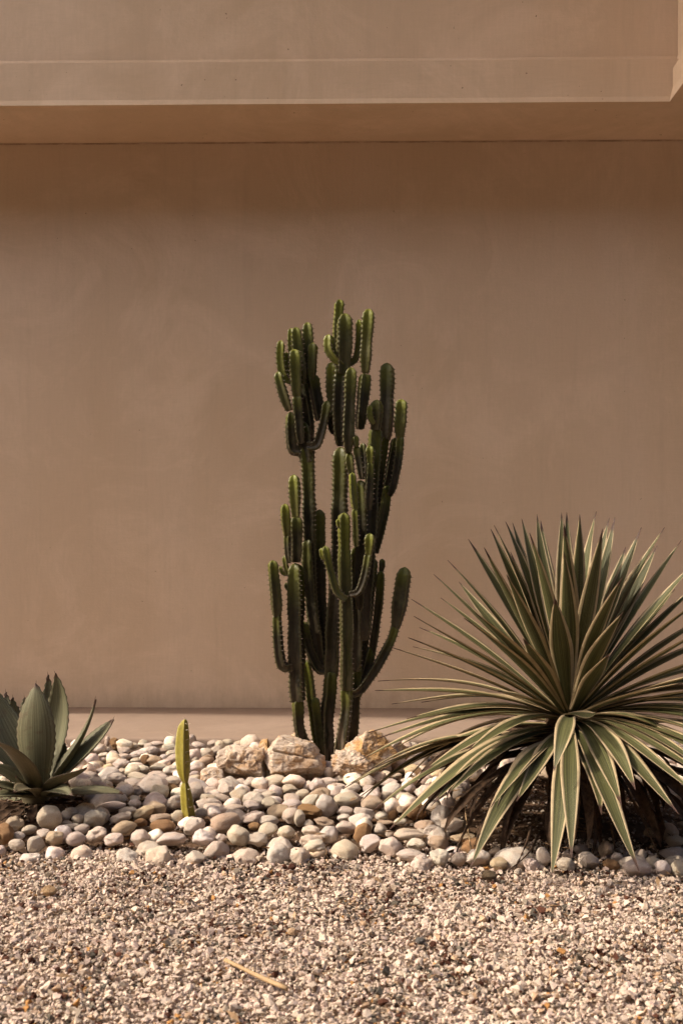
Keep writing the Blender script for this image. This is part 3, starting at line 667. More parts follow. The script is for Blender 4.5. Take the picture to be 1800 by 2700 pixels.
def cs(y0, dY, hw, pts, **k):
    global ci; ci += 1
    r = hw*kx/FPX*(YC+dY)*1.06
    k.setdefault('phase', math.pi/4+.27*math.sin(ci*2.4)); k.setdefault('seed', ci); r *= 1.08
    stem(cact, CP(y0, dY, *pts), r, **k)
# --- base and trunks (crop C: y0 = 1650)
cs(C0, .02, 54, [(470, 1260), (425, 1080), (395, 960), (388, 800), (385, 715)], neck=.8, bark=.9, young=.1, topround=False)
cs(C0, .02, 76, [(380, 730), (368, 560), (368, 360), (362, 100), (360, -250), (358, -600)], young=.1, neck=.85)
cs(B0, .02, 62, [(362, 850), (368, 700), (368, 540), (366, 415)], young=.15, neck=.7, topround=False)
cs(B0, .02, 58, [(366, 420), (358, 300), (352, 150), (345, 5)], young=.75, neck=.62)
cs(B0, .00, 42, [(330, 1850), (240, 1850), (205, 1720), (188, 1500), (182, 1360)], young=.1, neck=.9, topround=False)
cs(B0, .00, 52, [(182, 1375), (172, 1180), (152, 980), (140, 830)], young=.3, neck=.7)
cs(B0, .05, 26, [(300, 980), (268, 890), (252, 785)], young=.6)
cs(B0, .06, 22, [(290, 970), (235, 950), (212, 885)], young=.6)
cs(B0, .06, 22, [(300, 1120), (274, 1090), (270, 1045)], young=.3)
cs(B0, .04, 30, [(300, 860), (284, 740), (278, 590)], young=.2, topround=False)
cs(B0, .04, 44, [(278, 605), (268, 450), (258, 285)], young=.75, neck=.6)
cs(C0, .07, 44, [(610, 1270), (560, 1050), (520, 780), (490, 520), (455, 330)], young=.45, bark=.1)
cs(C0, .05, 46, [(625, 1270), (595, 1050), (572, 880), (545, 690)], young=.3)
cs(C0, .06, 46, [(680, 430), (590, 420), (510, 270), (460, 110), (440, -40)], young=.1)
cs(B0, .08, 62, [(610, 1900), (575, 1600), (520, 1250), (490, 920), (480, 625)], young=.1)
cs(B0, .10, 58, [(650, 1850), (625, 1500), (600, 1100), (595, 700), (590, 340)], young=.1)
cs(B0, .09, 66, [(560, 1700), (520, 1200), (500, 700), (490, 250), (478, -80), (462, -290)], young=.1, neck=.9, topround=False)
# --- left tower (crop A)
cs(A0, .09, 76, [(470, 1640), (462, 1540), (455, 1400), (440, 1250)], young=.1, neck=.85, topround=True)
cs(A0, .08, 46, [(420, 1530), (335, 1510), (312, 1350), (312, 1150)], young=.15, neck=.8)
cs(A0, .08, 46, [(300, 1140), (250, 1000), (208, 850), (195, 765)], young=.4)
cs(A0, .06, 50, [(410, 1460), (392, 1250), (372, 1000)], young=.15, topround=False)
cs(A0, .06, 58, [(372, 1010), (360, 850), (355, 680), (350, 548)], young=.6, neck=.65)
cs(A0, .10, 50, [(490, 1480), (475, 1250), (445, 1050), (420, 850), (410, 700)], young=.15)
cs(A0, .10, 56, [(425, 900), (392, 650), (370, 450), (362, 338)], young=.45)
cs(A0, .13, 34, [(345, 700), (318, 520), (318, 345)], young=.8)
cs(A0, .07, 46, [(470, 1480), (560, 1470), (610, 1340), (645, 1180), (668, 1045)], young=.15, neck=.8)
cs(A0, .12, 56, [(600, 1230), (572, 1080), (540, 920), (518, 810)], young=.1, topround=False, neck=.7)
cs(A0, .11, 46, [(515, 850), (522, 680), (530, 485)], young=.5, neck=.6)
cs(A0, .13, 60, [(440, 920), (470, 760), (478, 500), (474, 290)], young=.4, neck=.6)
cs(A0, .10, 42, [(330, 870), (250, 820), (215, 650), (222, 462)], young=.9)
cs(A0, .12, 30, [(300, 820), (275, 700), (273, 575)], young=.9)
# --- centre tower
cs(C0, .04, 60, [(690, 1300), (670, 1100), (668, 850), (690, 650), (700, 450)], bark=1.0, young=.05, neck=.75, topround=False)
cs(B0, .06, 78, [(705, 1950), (720, 1500), (750, 1100), (775, 700), (785, 250), (795, -120), (797, -260)], young=.03, neck=.85, topround=True)
cs(A0, .08, 78, [(797, 1480), (790, 1300), (792, 1050), (805, 800), (818, 700)], young=.03, neck=.45, topround=False)
cs(A0, .07, 74, [(815, 790), (825, 640), (832, 420), (835, 205)], young=.35, neck=.75)
cs(A0, .06, 42, [(820, 700), (735, 630), (685, 540), (682, 405)], young=.75, neck=.7)
cs(A0, .12, 48, [(800, 640), (768, 500), (772, 250), (785, 70)], young=.9)
cs(A0, .08, 34, [(850, 700), (935, 640), (965, 500), (970, 262)], young=.7, neck=.8)
cs(A0, .06, 64, [(1032, 780), (1036, 600), (1052, 350), (1068, 162)], young=.65, neck=.5)
cs(A0, .06, 56, [(975, 1320), (992, 1180), (1010, 980), (1030, 790)], young=.2, topround=False)
cs(A0, .12, 58, [(738, 1200), (722, 1000), (722, 820), (718, 672)], young=.45)
cs(A0, .10, 30, [(790, 1330), (715, 1340), (692, 1230), (700, 1150)], young=.1)
cs(A0, -.03, 64, [(868, 1545), (872, 1300), (884, 1000), (896, 725)], young=.25, neck=.5)
# --- right group
cs(A0, .08, 70, [(1222, 1420), (1232, 1200), (1240, 900), (1240, 680)], young=.2, neck=.6)
cs(B0, .08, 50, [(1050, 900), (1110, 500), (1150, 100), (1195, -250), (1220, -350)], young=.1, topround=False)
cs(A0, .04, 66, [(1365, 1410), (1362, 1300), (1372, 1150), (1380, 1030)], young=.6, neck=.5)
cs(A0, .04, 42, [(1265, 1960), (1310, 1830), (1350, 1600), (1368, 1390)], young=.15, topround=False)
cs(A0, .07, 38, [(1225, 1900), (1265, 1720), (1298, 1540), (1320, 1400)], young=.05)
cs(A0, .00, 54, [(1130, 1330), (1138, 1200), (1146, 1035)], young=.3, neck=.75)
cs(B0, .01, 62, [(1010, 1600), (1035, 1200), (1060, 800), (1085, 350), (1095, 50), (1118, -250), (1130, -430)], young=.08, topround=False)
cs(A0, -.01, 30, [(1115, 1270), (1078, 1200), (1074, 1085)], young=.8)
cs(A0, -.02, 44, [(905, 1760), (885, 1660), (880, 1540)], young=.5)
cs(A0, -.04, 32, [(945, 1490), (938, 1440), (932, 1375)], young=.7)
cs(A0, -.03, 36, [(1000, 1800), (975, 1640), (945, 1480)], young=.15)
cs(A0, -.04, 46, [(1078, 1650), (1078, 1560), (1076, 1475)], young=.8, neck=.6)
cs(A0, -.04, 38, [(1060, 2100), (1070, 1850), (1078, 1640)], young=.15, topround=False)
cs(A0, .03, 34, [(1030, 1800), (1020, 1600), (1005, 1450)], young=.1)
cs(B0, -.05, 34, [(935, 340), (918, 200), (905, -15)], young=.8, neck=.7)
cs(B0, -.05, 36, [(945, 700), (938, 520), (930, 330)], young=.5, neck=.6)
cs(B0, .0, 60, [(980, 1300), (985, 900), (1000, 500), (985, 60)], young=.08)
cs(B0, .05, 46, [(1120, 760), (1165, 560), (1215, 350), (1250, 110)], young=.25, neck=.8)
# front stem with two arms
cs(C0, -.02, 56, [(770, 1290), (815, 1050), (850, 800), (850, 600)], young=.12, bark=1.0, neck=.8, topround=False)
cs(B0, -.03, 58, [(852, 2080), (850, 1700), (848, 1400), (838, 1100), (830, 700), (826, 372)], young=.3, neck=.95)
cs(B0, -.05, 38, [(850, 1210), (760, 1130), (705, 960), (665, 800), (645, 690)], young=.45, neck=.8)
cs(B0, -.05, 22, [(650, 830), (618, 790), (606, 710)], young=.9)
cs(B0, -.04, 22, [(800, 520), (775, 490), (768, 430)], young=.8)
cs(B0, -.05, 38, [(880, 1160), (965, 1130), (1025, 980), (1062, 770)], young=.15, neck=.8, topround=False)
cs(B0, -.05, 46, [(1062, 790), (1070, 680), (1078, 568)], young=.95, neck=.6)
cs(B0, .05, 26, [(1175, 950), (1190, 890), (1192, 815)], young=.3)
cs(B0, .04, 42, [(1090, 1750), (1135, 1450), (1165, 1200), (1180, 930)], young=.2)
cs(C0, .04, 46, [(930, 720), (990, 560), (1050, 380), (1095, 200)], young=.1)
cs(C0, .01, 48, [(905, 660), (985, 620), (1090, 480), (1200, 300), (1285, 130), (1320, 10)], young=.1, neck=.8, topround=False)
cs(B0, .01, 70, [(1320, 1490), (1345, 1350), (1380, 1120), (1412, 895)], young=.2, neck=.5)
cs(C0, .03, 48, [(850, 1260), (905, 1050), (925, 820), (935, 650), (950, 350)], young=.1, bark=.3)
cs(B0, .02, 58, [(950, 1900), (965, 1500), (955, 1150), (945, 700)], young=.08)
cs(B0, .05, 60, [(960, 2000), (1010, 1600), (1060, 1200), (1095, 800)], young=.03)

# ------------------------------------------------------------------ small yellow-green cactus with long spines
YS = 2.92
small = thing('small_cactus', 'small yellow green cactus stem with long pale spines standing alone among the cobbles', 'cactus', (0, 0, 0))
def flank_seg(rows, seed):
    """rows: (y, left, centre, right) in crop px of the 100 px wide detail"""
    ys_ = np.linspace(rows[0][0], rows[-1][0], 60); g_ = lambda k: np.interp(ys_, [r[0] for r in rows], [r[k] for r in rows])
    Lx, Cx, Rx = g_(1), g_(2), g_(3); V, F, cr, al = [], [], [], []; K = 6; per = 4*K
    for i, y in enumerate(ys_):
        tooth_ = 3.5*abs(math.sin(y/95*math.pi+seed))+1.5*noise.noise(Vector((y*.02, seed, 0)))
        px = lambda v: 440+v*.1446
        py = 1860+y*.1446
        wm = (Rx[i]-Lx[i])*.1446/FPX*YS
        l = at(px(Lx[i]-tooth_), py, YS); c = at(px(Cx[i]), py, YS); c.y -= wm*.85; r_ = at(px(Rx[i]+tooth_*.6), py, YS); r_.y -= wm*.05
        bk = at(px((Lx[i]+Rx[i])/2), py, YS); bk.y += wm*.5
        crest = [l, c, r_, bk]; ctr = (l+r_)/2; ctr.y -= wm*.05
        for q in range(4):
            a_, b_ = crest[q], crest[(q+1) % 4]
            for k in range(K):
                u = k/K; p = a_.lerp(b_, u); sag = math.sin(u*math.pi)**.8*.36; p = p.lerp(ctr, sag)
                V.append(p); cr.append(abs(2*u-1) if k else 1); al.append(1-i/59)
    for i in range(59):
        for k in range(per):
            a_ = i*per+k; b_ = i*per+(k+1) % per; F.append((a_, a_+per, b_+per, b_))
    F.append(tuple(range(per))); F.append(tuple(range(59*per+per-1, 59*per-1, -1)))
    return meshobj('stem', V, F, M_cact2, small, True, attrs={'crest': [min(1, c*.985) for c in cr], 'along': al, 'young': [.35]*len(V), 'bark': [0]*len(V)})
flank_seg([(258, 318, 326, 352), (290, 272, 328, 372), (350, 228, 332, 388), (410, 197, 335, 396), (600, 163, 342, 412), (800, 152, 345, 414), (1000, 160, 342, 424), (1150, 172, 346, 428), (1250, 200, 348, 412), (1340, 240, 349, 398), (1412, 280, 352, 382)], 1)
flank_seg([(1405, 284, 350, 382), (1450, 266, 358, 402), (1500, 250, 366, 425), (1650, 242, 386, 462), (1800, 252, 398, 486), (1950, 268, 424, 512), (2080, 300, 440, 525), (2200, 310, 450, 530)], 2)
def spine(parent, p, q, r=.0011, mat=M_spine, name='spine'):
    d = (q-p).normalized(); a = d.orthogonal().normalized(); b = d.cross(a)
    V = [p+(a*math.cos(t)+b*math.sin(t))*r for t in (0, 2.09, 4.19)]+[q]
    return meshobj(name, V, [(0, 1, 3), (1, 2, 3), (2, 0, 3), (2, 1, 0)], mat, parent)
def sp8(x, y): return 440+x*.1446, 1860+y*.1446
for (x0, y0, x1, y1, dy) in ((345, 635, 440, 600, -.01), (345, 847, 450, 845, -.01), (345, 1030, 445, 1025, -.012), (345, 455, 385, 440, -.01), (335, 330, 375, 350, -.01), (330, 255, 275, 208, 0), (165, 575, -20, 478, .01), (155, 770, 60, 735, .01),
                             (195, 410, 165, 380, 0), (200, 405, 185, 365, 0), (345, 860, 352, 890, -.01), (345, 1040, 352, 1075, -.01), (385, 1540, 425, 1520, -.01), (392, 1700, 402, 1745, -.01), (400, 1858, 470, 1858, -.012), (395, 345, 440, 325, 0), (405, 500, 430, 520, 0), (175, 1200, 140, 1215, 0), (245, 1660, 215, 1700, 0)):
    a_ = sp8(x0, y0); b_ = sp8(x1, y1); cen = -.022 if 320 < x0 < 410 else 0
    if y0 > 1400 and cen: cen = -.024
    spine(small, at(a_[0], a_[1], YS+cen), at(b_[0], b_[1], YS+cen+dy))

# ------------------------------------------------------------------ strap leaves
def bez(p0, p1, p2, p3, t): s_ = 1-t; return p0*s_**3+p1*3*s_*s_*t+p2*3*s_*t*t+p3*t**3
def make_leaf(parent, cp, axis, width, mat, prof, gutter=.35, thick=.002, n=22, name='leaf', teeth=0, seed=0, twist=0, wave=0, tipspine=0):
    K = 9; V, F, uv = [], [], []; rs = random.Random(seed); tv, tf = [], []
    prevS = None
    for i in range(n+1):
        t = i/n; p = bez(*cp, t); q = bez(*cp, min(1, t+.01)); q0 = bez(*cp, max(0, t-.01)); T = (q-q0).normalized()
        N = axis-T*axis.dot(T)
        N = N.normalized() if N.length > 1e-4 else T.orthogonal().normalized()
        if twist: N = Matrix.Rotation(twist*t, 3, T) @ N
        Sd = T.cross(N).normalized()
        if prevS is not None and Sd.dot(prevS) < 0: Sd = -Sd; N = -N
        prevS = Sd
        w_ = max(.0004, width*prof(t)/2); gw = gutter*(1-.5*t)
        row = []
        for k in range(K):
            j = 2*k/(K-1)-1
            e = 0
            if wave: e = wave*w_*math.sin(t*17+seed+j)*abs(j)**2
            if teeth and abs(j) > .99: e2 = teeth*abs(math.sin(t*n*1.57+k))
            else: e2 = 0
            row.append(p+Sd*(w_*j+(e2 if j > 0 else -e2 if j < 0 else 0))+N*(gw*w_*(j*j)+e))
            uv.append((k/(K-1), t))
        V += row
        for k in range(K):
            j = 2*k/(K-1)-1; th_ = thick*(1-.5*t)*(1-.88*j*j)
            V.append(row[k]-N*th_); uv.append((k/(K-1), t))
    W = 2*K
    for i in range(n):
        a = i*W; b = a+W
        for k in range(K-1):
            F.append((a+k, a+k+1, b+k+1, b+k)); F.append((a+K+k+1, a+K+k, b+K+k, b+K+k+1))
        F.append((a+K, a, b, b+K)); F.append((a+K-1, a+2*K-1, b+2*K-1, b+K-1))
    o = meshobj(name, V, F, mat, parent, True, uv=uv)
    if tipspine:
        T = (cp[3]-cp[2]).normalized(); a_ = T.orthogonal().normalized(); b_ = T.cross(a_); p = cp[3]-T*tipspine*.55; V = []; r = tipspine*.09
        for t in range(5): V.append(p+(a_*math.cos(t*1.2566)+b_*math.sin(t*1.2566))*r)
        V.append(cp[3]+T*tipspine*.6)
        s_ = meshobj('tip_spine', V, [(t, (t+1) % 5, 5) for t in range(5)], M_thorn, None); s_.parent = o
    return o
yprof = lambda t: (.50+.50*sstep(.05, .58, t))*(1-max(0, (t-.56)/.44)**1.6) if t < 1 else 0
plant = thing('variegated_agave', 'large spiky rosette of green sword leaves with cream margins on the right of the bed', 'plant', (0, 0, 0))
YV = 2.97; CEN = at(1500, 1893, YV); AX = Vector((0, -.10, 1)).normalized()
def yleaf(px, py, near, L=.62, width=.046, bend=None, name='leaf', mat=M_var, cen=None, seed=0, gut=.42):
    c = cen or CEN; d = at(px, py, 1.0)-Vector((0, 0, CZ)); d = Vector((d.x, 1.0, d.z)); o = Vector((0, 0, CZ))
    # point on the sight line at distance L from the rosette centre
    oc = o-c; a = d.dot(d); b = 2*oc.dot(d); cc_ = oc.dot(oc)-L*L; D = b*b-4*a*cc_
    if D < 0: t = -b/(2*a)
    else: t = (-b-math.sqrt(D)*near)/(2*a)
    tip = o+d*t
    if tip.z < GZ+.012:   # rests on the gravel
        t = (GZ+.012-CZ)/d.z; tip = o+d*t
    ch = tip-c; Lc = ch.length; u = ch.normalized(); el = math.asin(max(-1, min(1, u.dot(AX))))
    if bend is None: bend = .06 if el > .35 else .12+.42*sstep(.35, -.7, el) if False else (.06 if el > .35 else .10+.38*min(1, (.35-el)/1.0))
    per = (AX-u*AX.dot(u)).normalized() if abs(AX.dot(u)) < .999 else Vector((0, -1, 0))
    base = c+(u-AX*u.dot(AX))*.03+AX*(.02*math.sin(el))-AX*(random.uniform(.01, .075) if el < -.15 else 0)
    lat = u.cross(per)*random.uniform(-.10, .10); p1 = base+(u+per*bend*1.7+lat*.8).normalized()*Lc*.33; p2 = tip-(u-per*bend*random.uniform(.6, 1.3)-lat).normalized()*Lc*.36
    N = per if el < 1.2 else (AX-u*.99).normalized()
    return make_leaf(plant, (base, p1, p2, tip), AX if el < 1.45 else Vector((0, -1, .2)), width, mat, yprof, gut, .0035, name=name, seed=seed, twist=random.uniform(-.25, .25))
c6 = 880/1568
TIPS = [(560,145,-1),(463,243,-1),(398,310,-1),(515,345,-1),(635,185,1),(665,97,-1),(682,80,-1),(735,62,-1),(768,68,-1),(758,205,-1,.55),(810,48,-1),(848,115,1),(882,28,-1),(900,58,-1),(998,20,-1),(1022,18,-1),(1008,72,1),(1083,28,1),(1145,105,-1),(1160,15,-1),(1190,97,1),(1222,45,-1),(1248,42,-1),(1372,90,-1),(1352,265,-1,.55),(1447,175,-1),(1285,322,1,.6),(1288,487,1,.52),
 (740,312,1,.6),(965,418,1,.50,.066),(1010,207,1,.58,.058),(818,612,1,.46,.060),(1222,682,1,.42,.056),(540,515,1),(592,490,1),(293,427,-1),(305,507,1),(278,607,1),(300,650,-1),(190,650,1),(135,812,-1),(122,856,1),(340,912,-1,.55),(270,990,1,.58),(90,1055,1),(130,1083,1),(195,1140,-1),(80,1240,1),(700,857,1,.40,.052),(10,1290,1,.66),(-30,1320,1,.68),(45,1360,-1,.66),(50,1385,1,.66),(110,1425,1,.66),(280,1420,1,.60),(385,1400,1,.58),(455,1350,1,.58),(185,1515,1,.70,.066),(560,1140,1,.52),
 (662,1410,1,.56),(695,1408,1,.54),(785,1380,1,.50,.050),(572,1685,1,.70,.060),(950,1735,1,.66,.056),(1045,1645,1,.62,.052),(1185,1442,1,.52,.054),(1280,1400,1,.52,.054),(1345,1325,1,.50,.056),(1365,1715,1,.70,.054),(1550,1440,1,.58,.05),
 (1640,235,-1),(1700,300,-1),(1690,400,1),(1790,440,-1),(1760,520,1),(1830,560,-1),(1850,640,1),(1880,700,-1),(1840,730,1),(1900,770,-1),(1930,820,1),(1900,860,-1),(1960,900,1),(1930,950,-1),(1960,1000,1),(1930,1050,1),(1900,1090,-1),(1900,1150,1),(1850,1200,1),(1830,1260,1,.64),(1760,1310,1,.64),(1700,1250,1,.6),(1800,1380,1,.66),(1640,1350,1,.6),(1560,820,1,.5),
 (1300,180,-1,.6),(1530,380,-1,.6),(200,920,-1,.6),(330,1250,1,.62),(250,1300,-1,.62),(60,1180,1,.64),(330,560,-1,.6),(430,420,-1,.6),(1480,90,-1,.66),(1560,150,-1,.66)]
for i, t in enumerate(TIPS):
    px, py = 920+t[0]*c6, 1340+t[1]*c6
    L = t[3] if len(t) > 3 else .625; wd = t[4] if len(t) > 4 else (random.uniform(.036, .044) if t[0] < 500 or t[0] > 1500 else random.uniform(.042, .050) if t[1] > 1000 else random.uniform(.048, .058))
    yleaf(px, py, t[2], L, wd, seed=i)
for cp_, w_ in ((((1503, 1902, 2.92), (1498, 1868, 2.74), (1492, 1925, 2.60), (1459, 2034, 2.57)), .052), (((1520, 1896, 2.93), (1600, 1872, 2.76), (1700, 1880, 2.68), (1774, 1944, 2.66)), .046)):
    make_leaf(plant, tuple(at(*q) for q in cp_), AX, w_, M_var, yprof, .42, .0035, seed=77)
# curled small leaf over the heart
c_ = at(1480, 1890, 2.93)
make_leaf(plant, (c_, at(1520, 1868, 2.80), at(1560, 1905, 2.76), at(1571, 1876, 2.74)), Vector((0, -.5, 1)), .030, M_var, yprof, .5, .003, seed=5, twist=.7)
# inner young leaves and dead skirt, trunk
for k in range(7):
    a = k*2.4; yleaf(1500+60*math.cos(a), 1620+45*math.sin(a), random.choice([-1, 1]), .33, .040, seed=200+k)
def ring(c, r, z, n, j): return [Vector((c.x+r*math.cos(2*math.pi*k/n)*(1+j*random.uniform(-1, 1)), c.y+r*math.sin(2*math.pi*k/n)*(1+j*random.uniform(-1, 1)), z)) for k in range(n)]
V, F = [], []; zs = np.linspace(-.10, CEN.z+.01, 14)
for i, z in enumerate(zs): V += ring(CEN, .075-.035*abs(math.sin(i*1.3))*.4+(.02 if i < 2 else 0), z, 20, .08)
for i in range(len(zs)-1):
    for k in range(20): F.append((i*20+k, i*20+(k+1) % 20, (i+1)*20+(k+1) % 20, (i+1)*20+k))
meshobj('trunk', V, F, M_bark, plant, True)
for k in range(84):
    a = k*2.399+random.uniform(-.2, .2); L = random.uniform(.26, .50); dr = Vector((math.cos(a), math.sin(a), 0))
    zb = CEN.z-random.uniform(.02, .12); b0 = Vector((CEN.x, CEN.y, zb))+dr*.05; tip = Vector((CEN.x, CEN.y, 0))+dr*L
    tip.z = bedz(tip.y)+random.uniform(-.01, .05) if tip.y > 2.65 else GZ+.02
    if tip.y < 2.66: tip = Vector((CEN.x, CEN.y, 0))+dr*(L*.62); tip.z = bedz(tip.y)+random.uniform(.0, .03)
    if tip.y > 3.7: tip.y = 3.7
    p1 = b0+dr*L*.35+Vector((0, 0, .03)); p2 = tip+Vector((random.uniform(-.03, .03), random.uniform(-.03, .03), .07))
    make_leaf(plant, (b0, p1, p2, tip), Vector((0, 0, 1)), random.uniform(.022, .040), M_dead, yprof, random.uniform(.2, .9), .002, n=12, name='dead_leaf', seed=k, twist=random.uniform(-1.5, 1.5), wave=.3)

# ------------------------------------------------------------------ blue-green agave at the left
ag = thing('agave', 'broad leaved grey green agave with dark tip spines at the left edge of the bed', 'plant', (0, 0, 0))
YA = 3.02; k9 = 330/1568
def ap(x, y, dY=0): return at(x*k9, 1760+y*k9, YA+dY)
aprof = lambda t: (.48+.52*sstep(0, .5, t))*(1-max(0, (t-.48)/.52)**1.9) if t < 1 else 0
def aprof_n(base, peak, pw):
    return lambda t: (base+(1-base)*sstep(0, peak, t))*(1-max(0, (t-peak)/(1-peak))**pw) if t < 1 else 0
def agl(pts, w_px, axis, mat=M_agave, prof=None, gut=.35, teeth=.0038, seed=0, twist=0, sp=.022, thick=.010, n=30, wave=0):
    make_leaf(ag, tuple(ap(*p) for p in pts), Vector(axis), w_px*k9/FPX*YA, mat, prof or aprof, gut, thick, n=n, teeth=teeth, seed=seed, twist=twist, tipspine=sp, wave=wave)
F0 = (520, 1590)
# back leaves first
agl([(520,1500,.05),(560,1000,.10),(640,500,.14),(600,95,.12)], 230, (0,-1,.3), gut=.5, seed=1)
agl([(560,1520,.03),(640,1000,.08),(860,520,.10),(692,78,.06)], 400, (-.35,-1,.2), gut=.55, seed=2)
agl([(440,1500,.06),(380,1000,.12),(330,600,.16),(305,380,.16)], 240, (0,-1,.3), seed=3)
agl([(430,1500,.05),(330,1050,.10),(150,700,.12),(158,380,.10)], 250, (.5,-1,.3), gut=.6, seed=4)
agl([(400,1500,.08),(220,1000,.16),(90,620,.20),(72,310,.22)], 200, (.4,-1,.3), seed=5)
agl([(420,1520,.02),(250,1100,-.02),(-60,700,.02),(-130,180,.04)], 470, (.6,-1,.25), gut=.35, seed=6)
agl([(600,1480,.04),(640,1250,.03),(830,1150,.05),(790,925,.06)], 250, (-.5,-1,.3), gut=.35, seed=7, sp=.01)
agl([(600,1520,.02),(780,1250,.0),(1100,900,.04),(1190,400,.02)], 230, (-.95,-.35,.35), gut=.75, seed=8, prof=aprof_n(.8, .3, 1.2))
agl([(600,1540,.0),(850,1260,.0),(1250,950,.02),(1415,650,.02)], 370, (-.55,-.45,.7), gut=.5, seed=9, prof=aprof_n(.45, .58, 2.2))
agl([(520,1560,-.03),(420,1250,-.08),(430,650,-.10),(452,205,-.06)], 480, (.1,.9,.4), gut=.22, seed=10, prof=aprof_n(.42, .55, 2.0))
agl([(440,1560,-.04),(330,1280,-.12),(120,1000,-.18),(-60,930,-.20)], 470, (.5,.5,.75), M_agave_red, gut=.30, seed=11, prof=aprof_n(.6, .5, 2.4))
agl([(560,1580,-.04),(720,1400,-.10),(900,1390,-.14),(1085,1255,-.17)], 270, (-.45,.45,.75), M_agave_red, gut=.45, seed=12, prof=aprof_n(.6, .45, 1.7))
agl([(540,1590,-.02),(850,1590,-.08),(1250,1500,-.10),(1545,1580,-.10)], 215, (0,-.25,1), gut=.25, seed=13, prof=aprof_n(.6, .55, 1.8))
agl([(420,1560,-.02),(250,1430,-.06),(60,1300,-.08),(-120,1220,-.10)], 240, (.3,-.4,.85), gut=.4, seed=14)
agl([(420,1580,-.03),(250,1560,-.08),(50,1480,-.12),(-150,1440,-.14)], 200, (.2,-.3,1), gut=.4, seed=15)
agl([(430,1600,-.04),(260,1600,-.10),(0,1560,-.14),(-160,1640,-.16)], 190, (0,-.3,1), gut=.3, seed=16)
agl([(430,1600,.04),(260,1640,.06),(60,1660,.05),(-140,1720,.02)], 150, (0,-.3,1), gut=.3, seed=17)
agl([(560,1600,.05),(750,1610,.12),(950,1640,.14),(1060,1665,.12)], 110, (0,-.3,1), gut=.3, seed=18)
agl([(450,1560,-.02),(330,1470,-.09),(240,1430,-.12),(205,1360,-.13)], 110, (.4,-.2,.8), gut=.4, seed=19, sp=.01)
agl([(380,1500,.10),(250,1150,.16),(200,760,.20),(225,520,.22)], 260, (.2,-1,.3), seed=21)
agl([(500,1500,.06),(500,1100,.16),(480,700,.22),(470,420,.24)], 300, (0,-1,.3), seed=22)
agl([(560,1560,.06),(700,1300,.14),(850,1150,.20),(960,1080,.22)], 230, (-.3,-.6,.8), seed=23)
agl([(470,1590,-.05),(420,1500,-.12),(300,1480,-.20),(180,1560,-.24)], 230, (.2,-.3,1), M_agave_red, gut=.35, seed=24, prof=aprof_n(.6, .5, 1.9))
agl([(540,1590,-.04),(640,1500,-.10),(760,1520,-.16),(900,1600,-.20)], 200, (-.1,-.3,1), gut=.35, seed=25, prof=aprof_n(.6, .5, 1.9))
bc = ap(450, 1640); V, F = [], []; zs = np.linspace(-.08, bc.z+.03, 12)
for i, z in enumerate(zs): V += ring(bc, .05-.012*math.sin(i/11*3.1), z, 18, .05)
for i in range(11):
    for k in range(18): F.append((i*18+k, i*18+(k+1) % 18, (i+1)*18+(k+1) % 18, (i+1)*18+k))
meshobj('trunk', V, F, M_agave_red, ag, True, uv=[(.5, .3)]*len(V))
for k in range(9):
    a = 3.6+k*.33; dr = Vector((math.cos(a), math.sin(a), 0)); b0 = Vector((bc.x, bc.y, bc.z-.01))+dr*.04; tp = b0+dr*random.uniform(.08, .17); tp.z = bedz(tp.y)+.0
    make_leaf(ag, (b0, b0+dr*.05, tp+Vector((0, 0, .03)), tp), Vector((0, 0, 1)), random.uniform(.02, .04), M_dead, yprof, .5, .002, n=10, name='dead_leaf', seed=k, twist=random.uniform(-1, 1), wave=.4)

# ------------------------------------------------------------------ small litter
def tube(name, pts, r0, r1, mat, label, cat, group=None, n=10):
    C = catmull(pts, n); V, F = [], []
    for i, c in enumerate(C):
        T = (C[min(i+1, n-1)]-C[max(0, i-1)]).normalized(); a = T.orthogonal().normalized(); b = T.cross(a); r = r0+(r1-r0)*i/(n-1)
        for k in range(8): V.append(c+(a*math.cos(k*.785)+b*math.sin(k*.785))*r*(1+.12*math.sin(k*2+i)))
    for i in range(n-1):
        for k in range(8): F.append((i*8+k, i*8+(k+1) % 8, (i+1)*8+(k+1) % 8, (i+1)*8+k))
    F += [tuple(range(7, -1, -1)), tuple(range((n-1)*8, n*8))]
    o = meshobj(name, V, F, mat, smooth=True); return tag(o, label, cat, group)
def gpt(px, py, z): return at(px, py, (CZ-z)/(py-HOR)*FPX)
tube('stick', [gpt(593, 2532, GZ+.027), gpt(640, 2555, GZ+.024), gpt(700, 2584, GZ+.022), gpt(757, 2608, GZ+.021)], 0.0040, .0048, M_stick, 'straight dry tan stick lying on the gravel', 'stick')
tube('twig', [gpt(1243, 2250, -.06), gpt(1238, 2200, -.03)+Vector((0, .1, .04)), gpt(1236, 2140, -.02)+Vector((0, .05, .06))], .0022, .0008, M_stick, 'thin upright dry twig in the shade left of the hanging leaf', 'twig')
def debris(pts, r0, r1, label): return tube('twig', pts, r0, r1, M_dead, label, 'twig')
debris([at(1400, 2180, 2.72), at(1385, 2230, 2.66), at(1362, 2280, 2.62), at(1350, 2305, 2.58)], .004, .0015, 'brown dry root hanging to the gravel left of the longest hanging leaf')
debris([at(1420, 2200, 2.74), at(1400, 2240, 2.66), at(1375, 2268, 2.62), at(1338, 2298, 2.58)], .0035, .0012, 'second curved dry root beside the brown one left of the longest hanging leaf')
debris([at(1700, 2230, 2.8), at(1740, 2260, 2.72), at(1790, 2290, 2.66), at(1840, 2300, 2.64)], .006, .003, 'thick dry leaf stalk lying in the shade at the right edge')
debris([at(1205, 2240, 2.75), at(1170, 2250, 2.70), at(1140, 2245, 2.70)], .004, .002, 'short dry stalk lying on cobbles under the variegated plant')
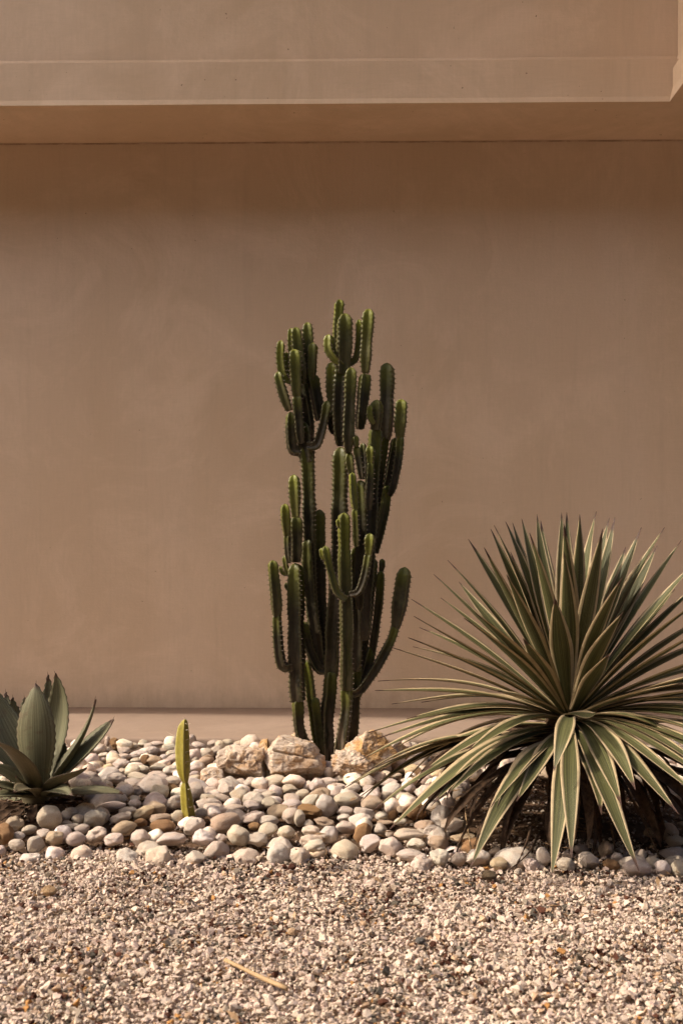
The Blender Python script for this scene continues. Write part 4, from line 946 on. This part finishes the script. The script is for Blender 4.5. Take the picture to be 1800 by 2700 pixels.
# dry leaf bits caught between the stones
V, F, rs_ = [], [], random.Random(5)
for _ in range(420):
    if rs_.random() < .7:
        a = rs_.uniform(0, 6.28); rr = abs(rs_.gauss(0, .32)); X = .67+rr*math.cos(a); Y = 2.93+rr*.8*math.sin(a)
    else: X, Y = rs_.uniform(-1.3, 1.3), rs_.uniform(1.8, 3.6)
    z = (bedz(Y)+rs_.uniform(.0, .03)) if Y > 2.66 else GZ+rs_.uniform(.010, .018)
    L = rs_.uniform(.006, .022); w_ = L*rs_.uniform(.10, .35); th = rs_.uniform(0, 3.14); d = Vector((math.cos(th), math.sin(th), rs_.uniform(-.3, .3)))*L; e = Vector((-math.sin(th), math.cos(th), rs_.uniform(-.4, .4)))*w_
    c = Vector((X, Y, z)); b = len(V); up = Vector((0, 0, L*.18)); V += [c-d, c-d*.2+e+up, c+d, c-d*.1-e+up*.6, c+Vector((0, 0, -.0008))]; F += [(b, b+1, b+3), (b+1, b+2, b+3), (b, b+4, b+1), (b+1, b+4, b+2), (b+2, b+4, b+3), (b+3, b+4, b)]
M = NM('leaf_litter', .85, .15); M.color(M.mix(M.noise(M.coord('Object'), 12, 4, .7), (.10, .055, .03), (.34, .22, .12))); o = meshobj('leaf_litter', V, F, M.m); o['kind'] = 'stuff'; o['label'] = 'dry leaf bits scattered among the stones'
# the odd larger chip out on the gravel
def chip(px, py, w_, h, tone, label):
    z = GZ+.012; c = gpt(px, py, z); me = COB['a'][int(px) % 8]
    o = bpy.data.objects.new('stone', me); link(o); a = w_/2/FPX*c.y; hh = h/2/FPX*c.y
    o.matrix_world = Matrix.Translation(c+Vector((0, 0, hh*.35))) @ Matrix.Rotation(random.uniform(-.4, .4), 4, 'Z') @ Matrix.Diagonal((a, a*.8, hh, 1)); o.color = (*tone, 1); tag(o, label, 'stone')
chip(130, 2357, 44, 30, (.42, .28, .15), 'tan stone larger than the gravel around it lying at the left')
chip(1290, 2314, 44, 26, (.12, .085, .05), 'dark mossy stone on the gravel below the variegated plant')
chip(770, 2290, 24, 18, (.10, .035, .02), 'dark red chip on the gravel near the cobbles in the middle')
chip(1030, 2363, 26, 22, (.09, .04, .02), 'dark red brown chip on the gravel right of the middle')
chip(772, 2462, 30, 22, (.52, .36, .22), 'peach coloured chip on the gravel in the middle')
chip(1365, 2304, 26, 20, (.55, .47, .38), 'pale square chip against the cobbles left of the longest hanging leaf')
chip(1105, 2485, 30, 20, (.12, .11, .10), 'dark grey chip on the gravel in the lower right')
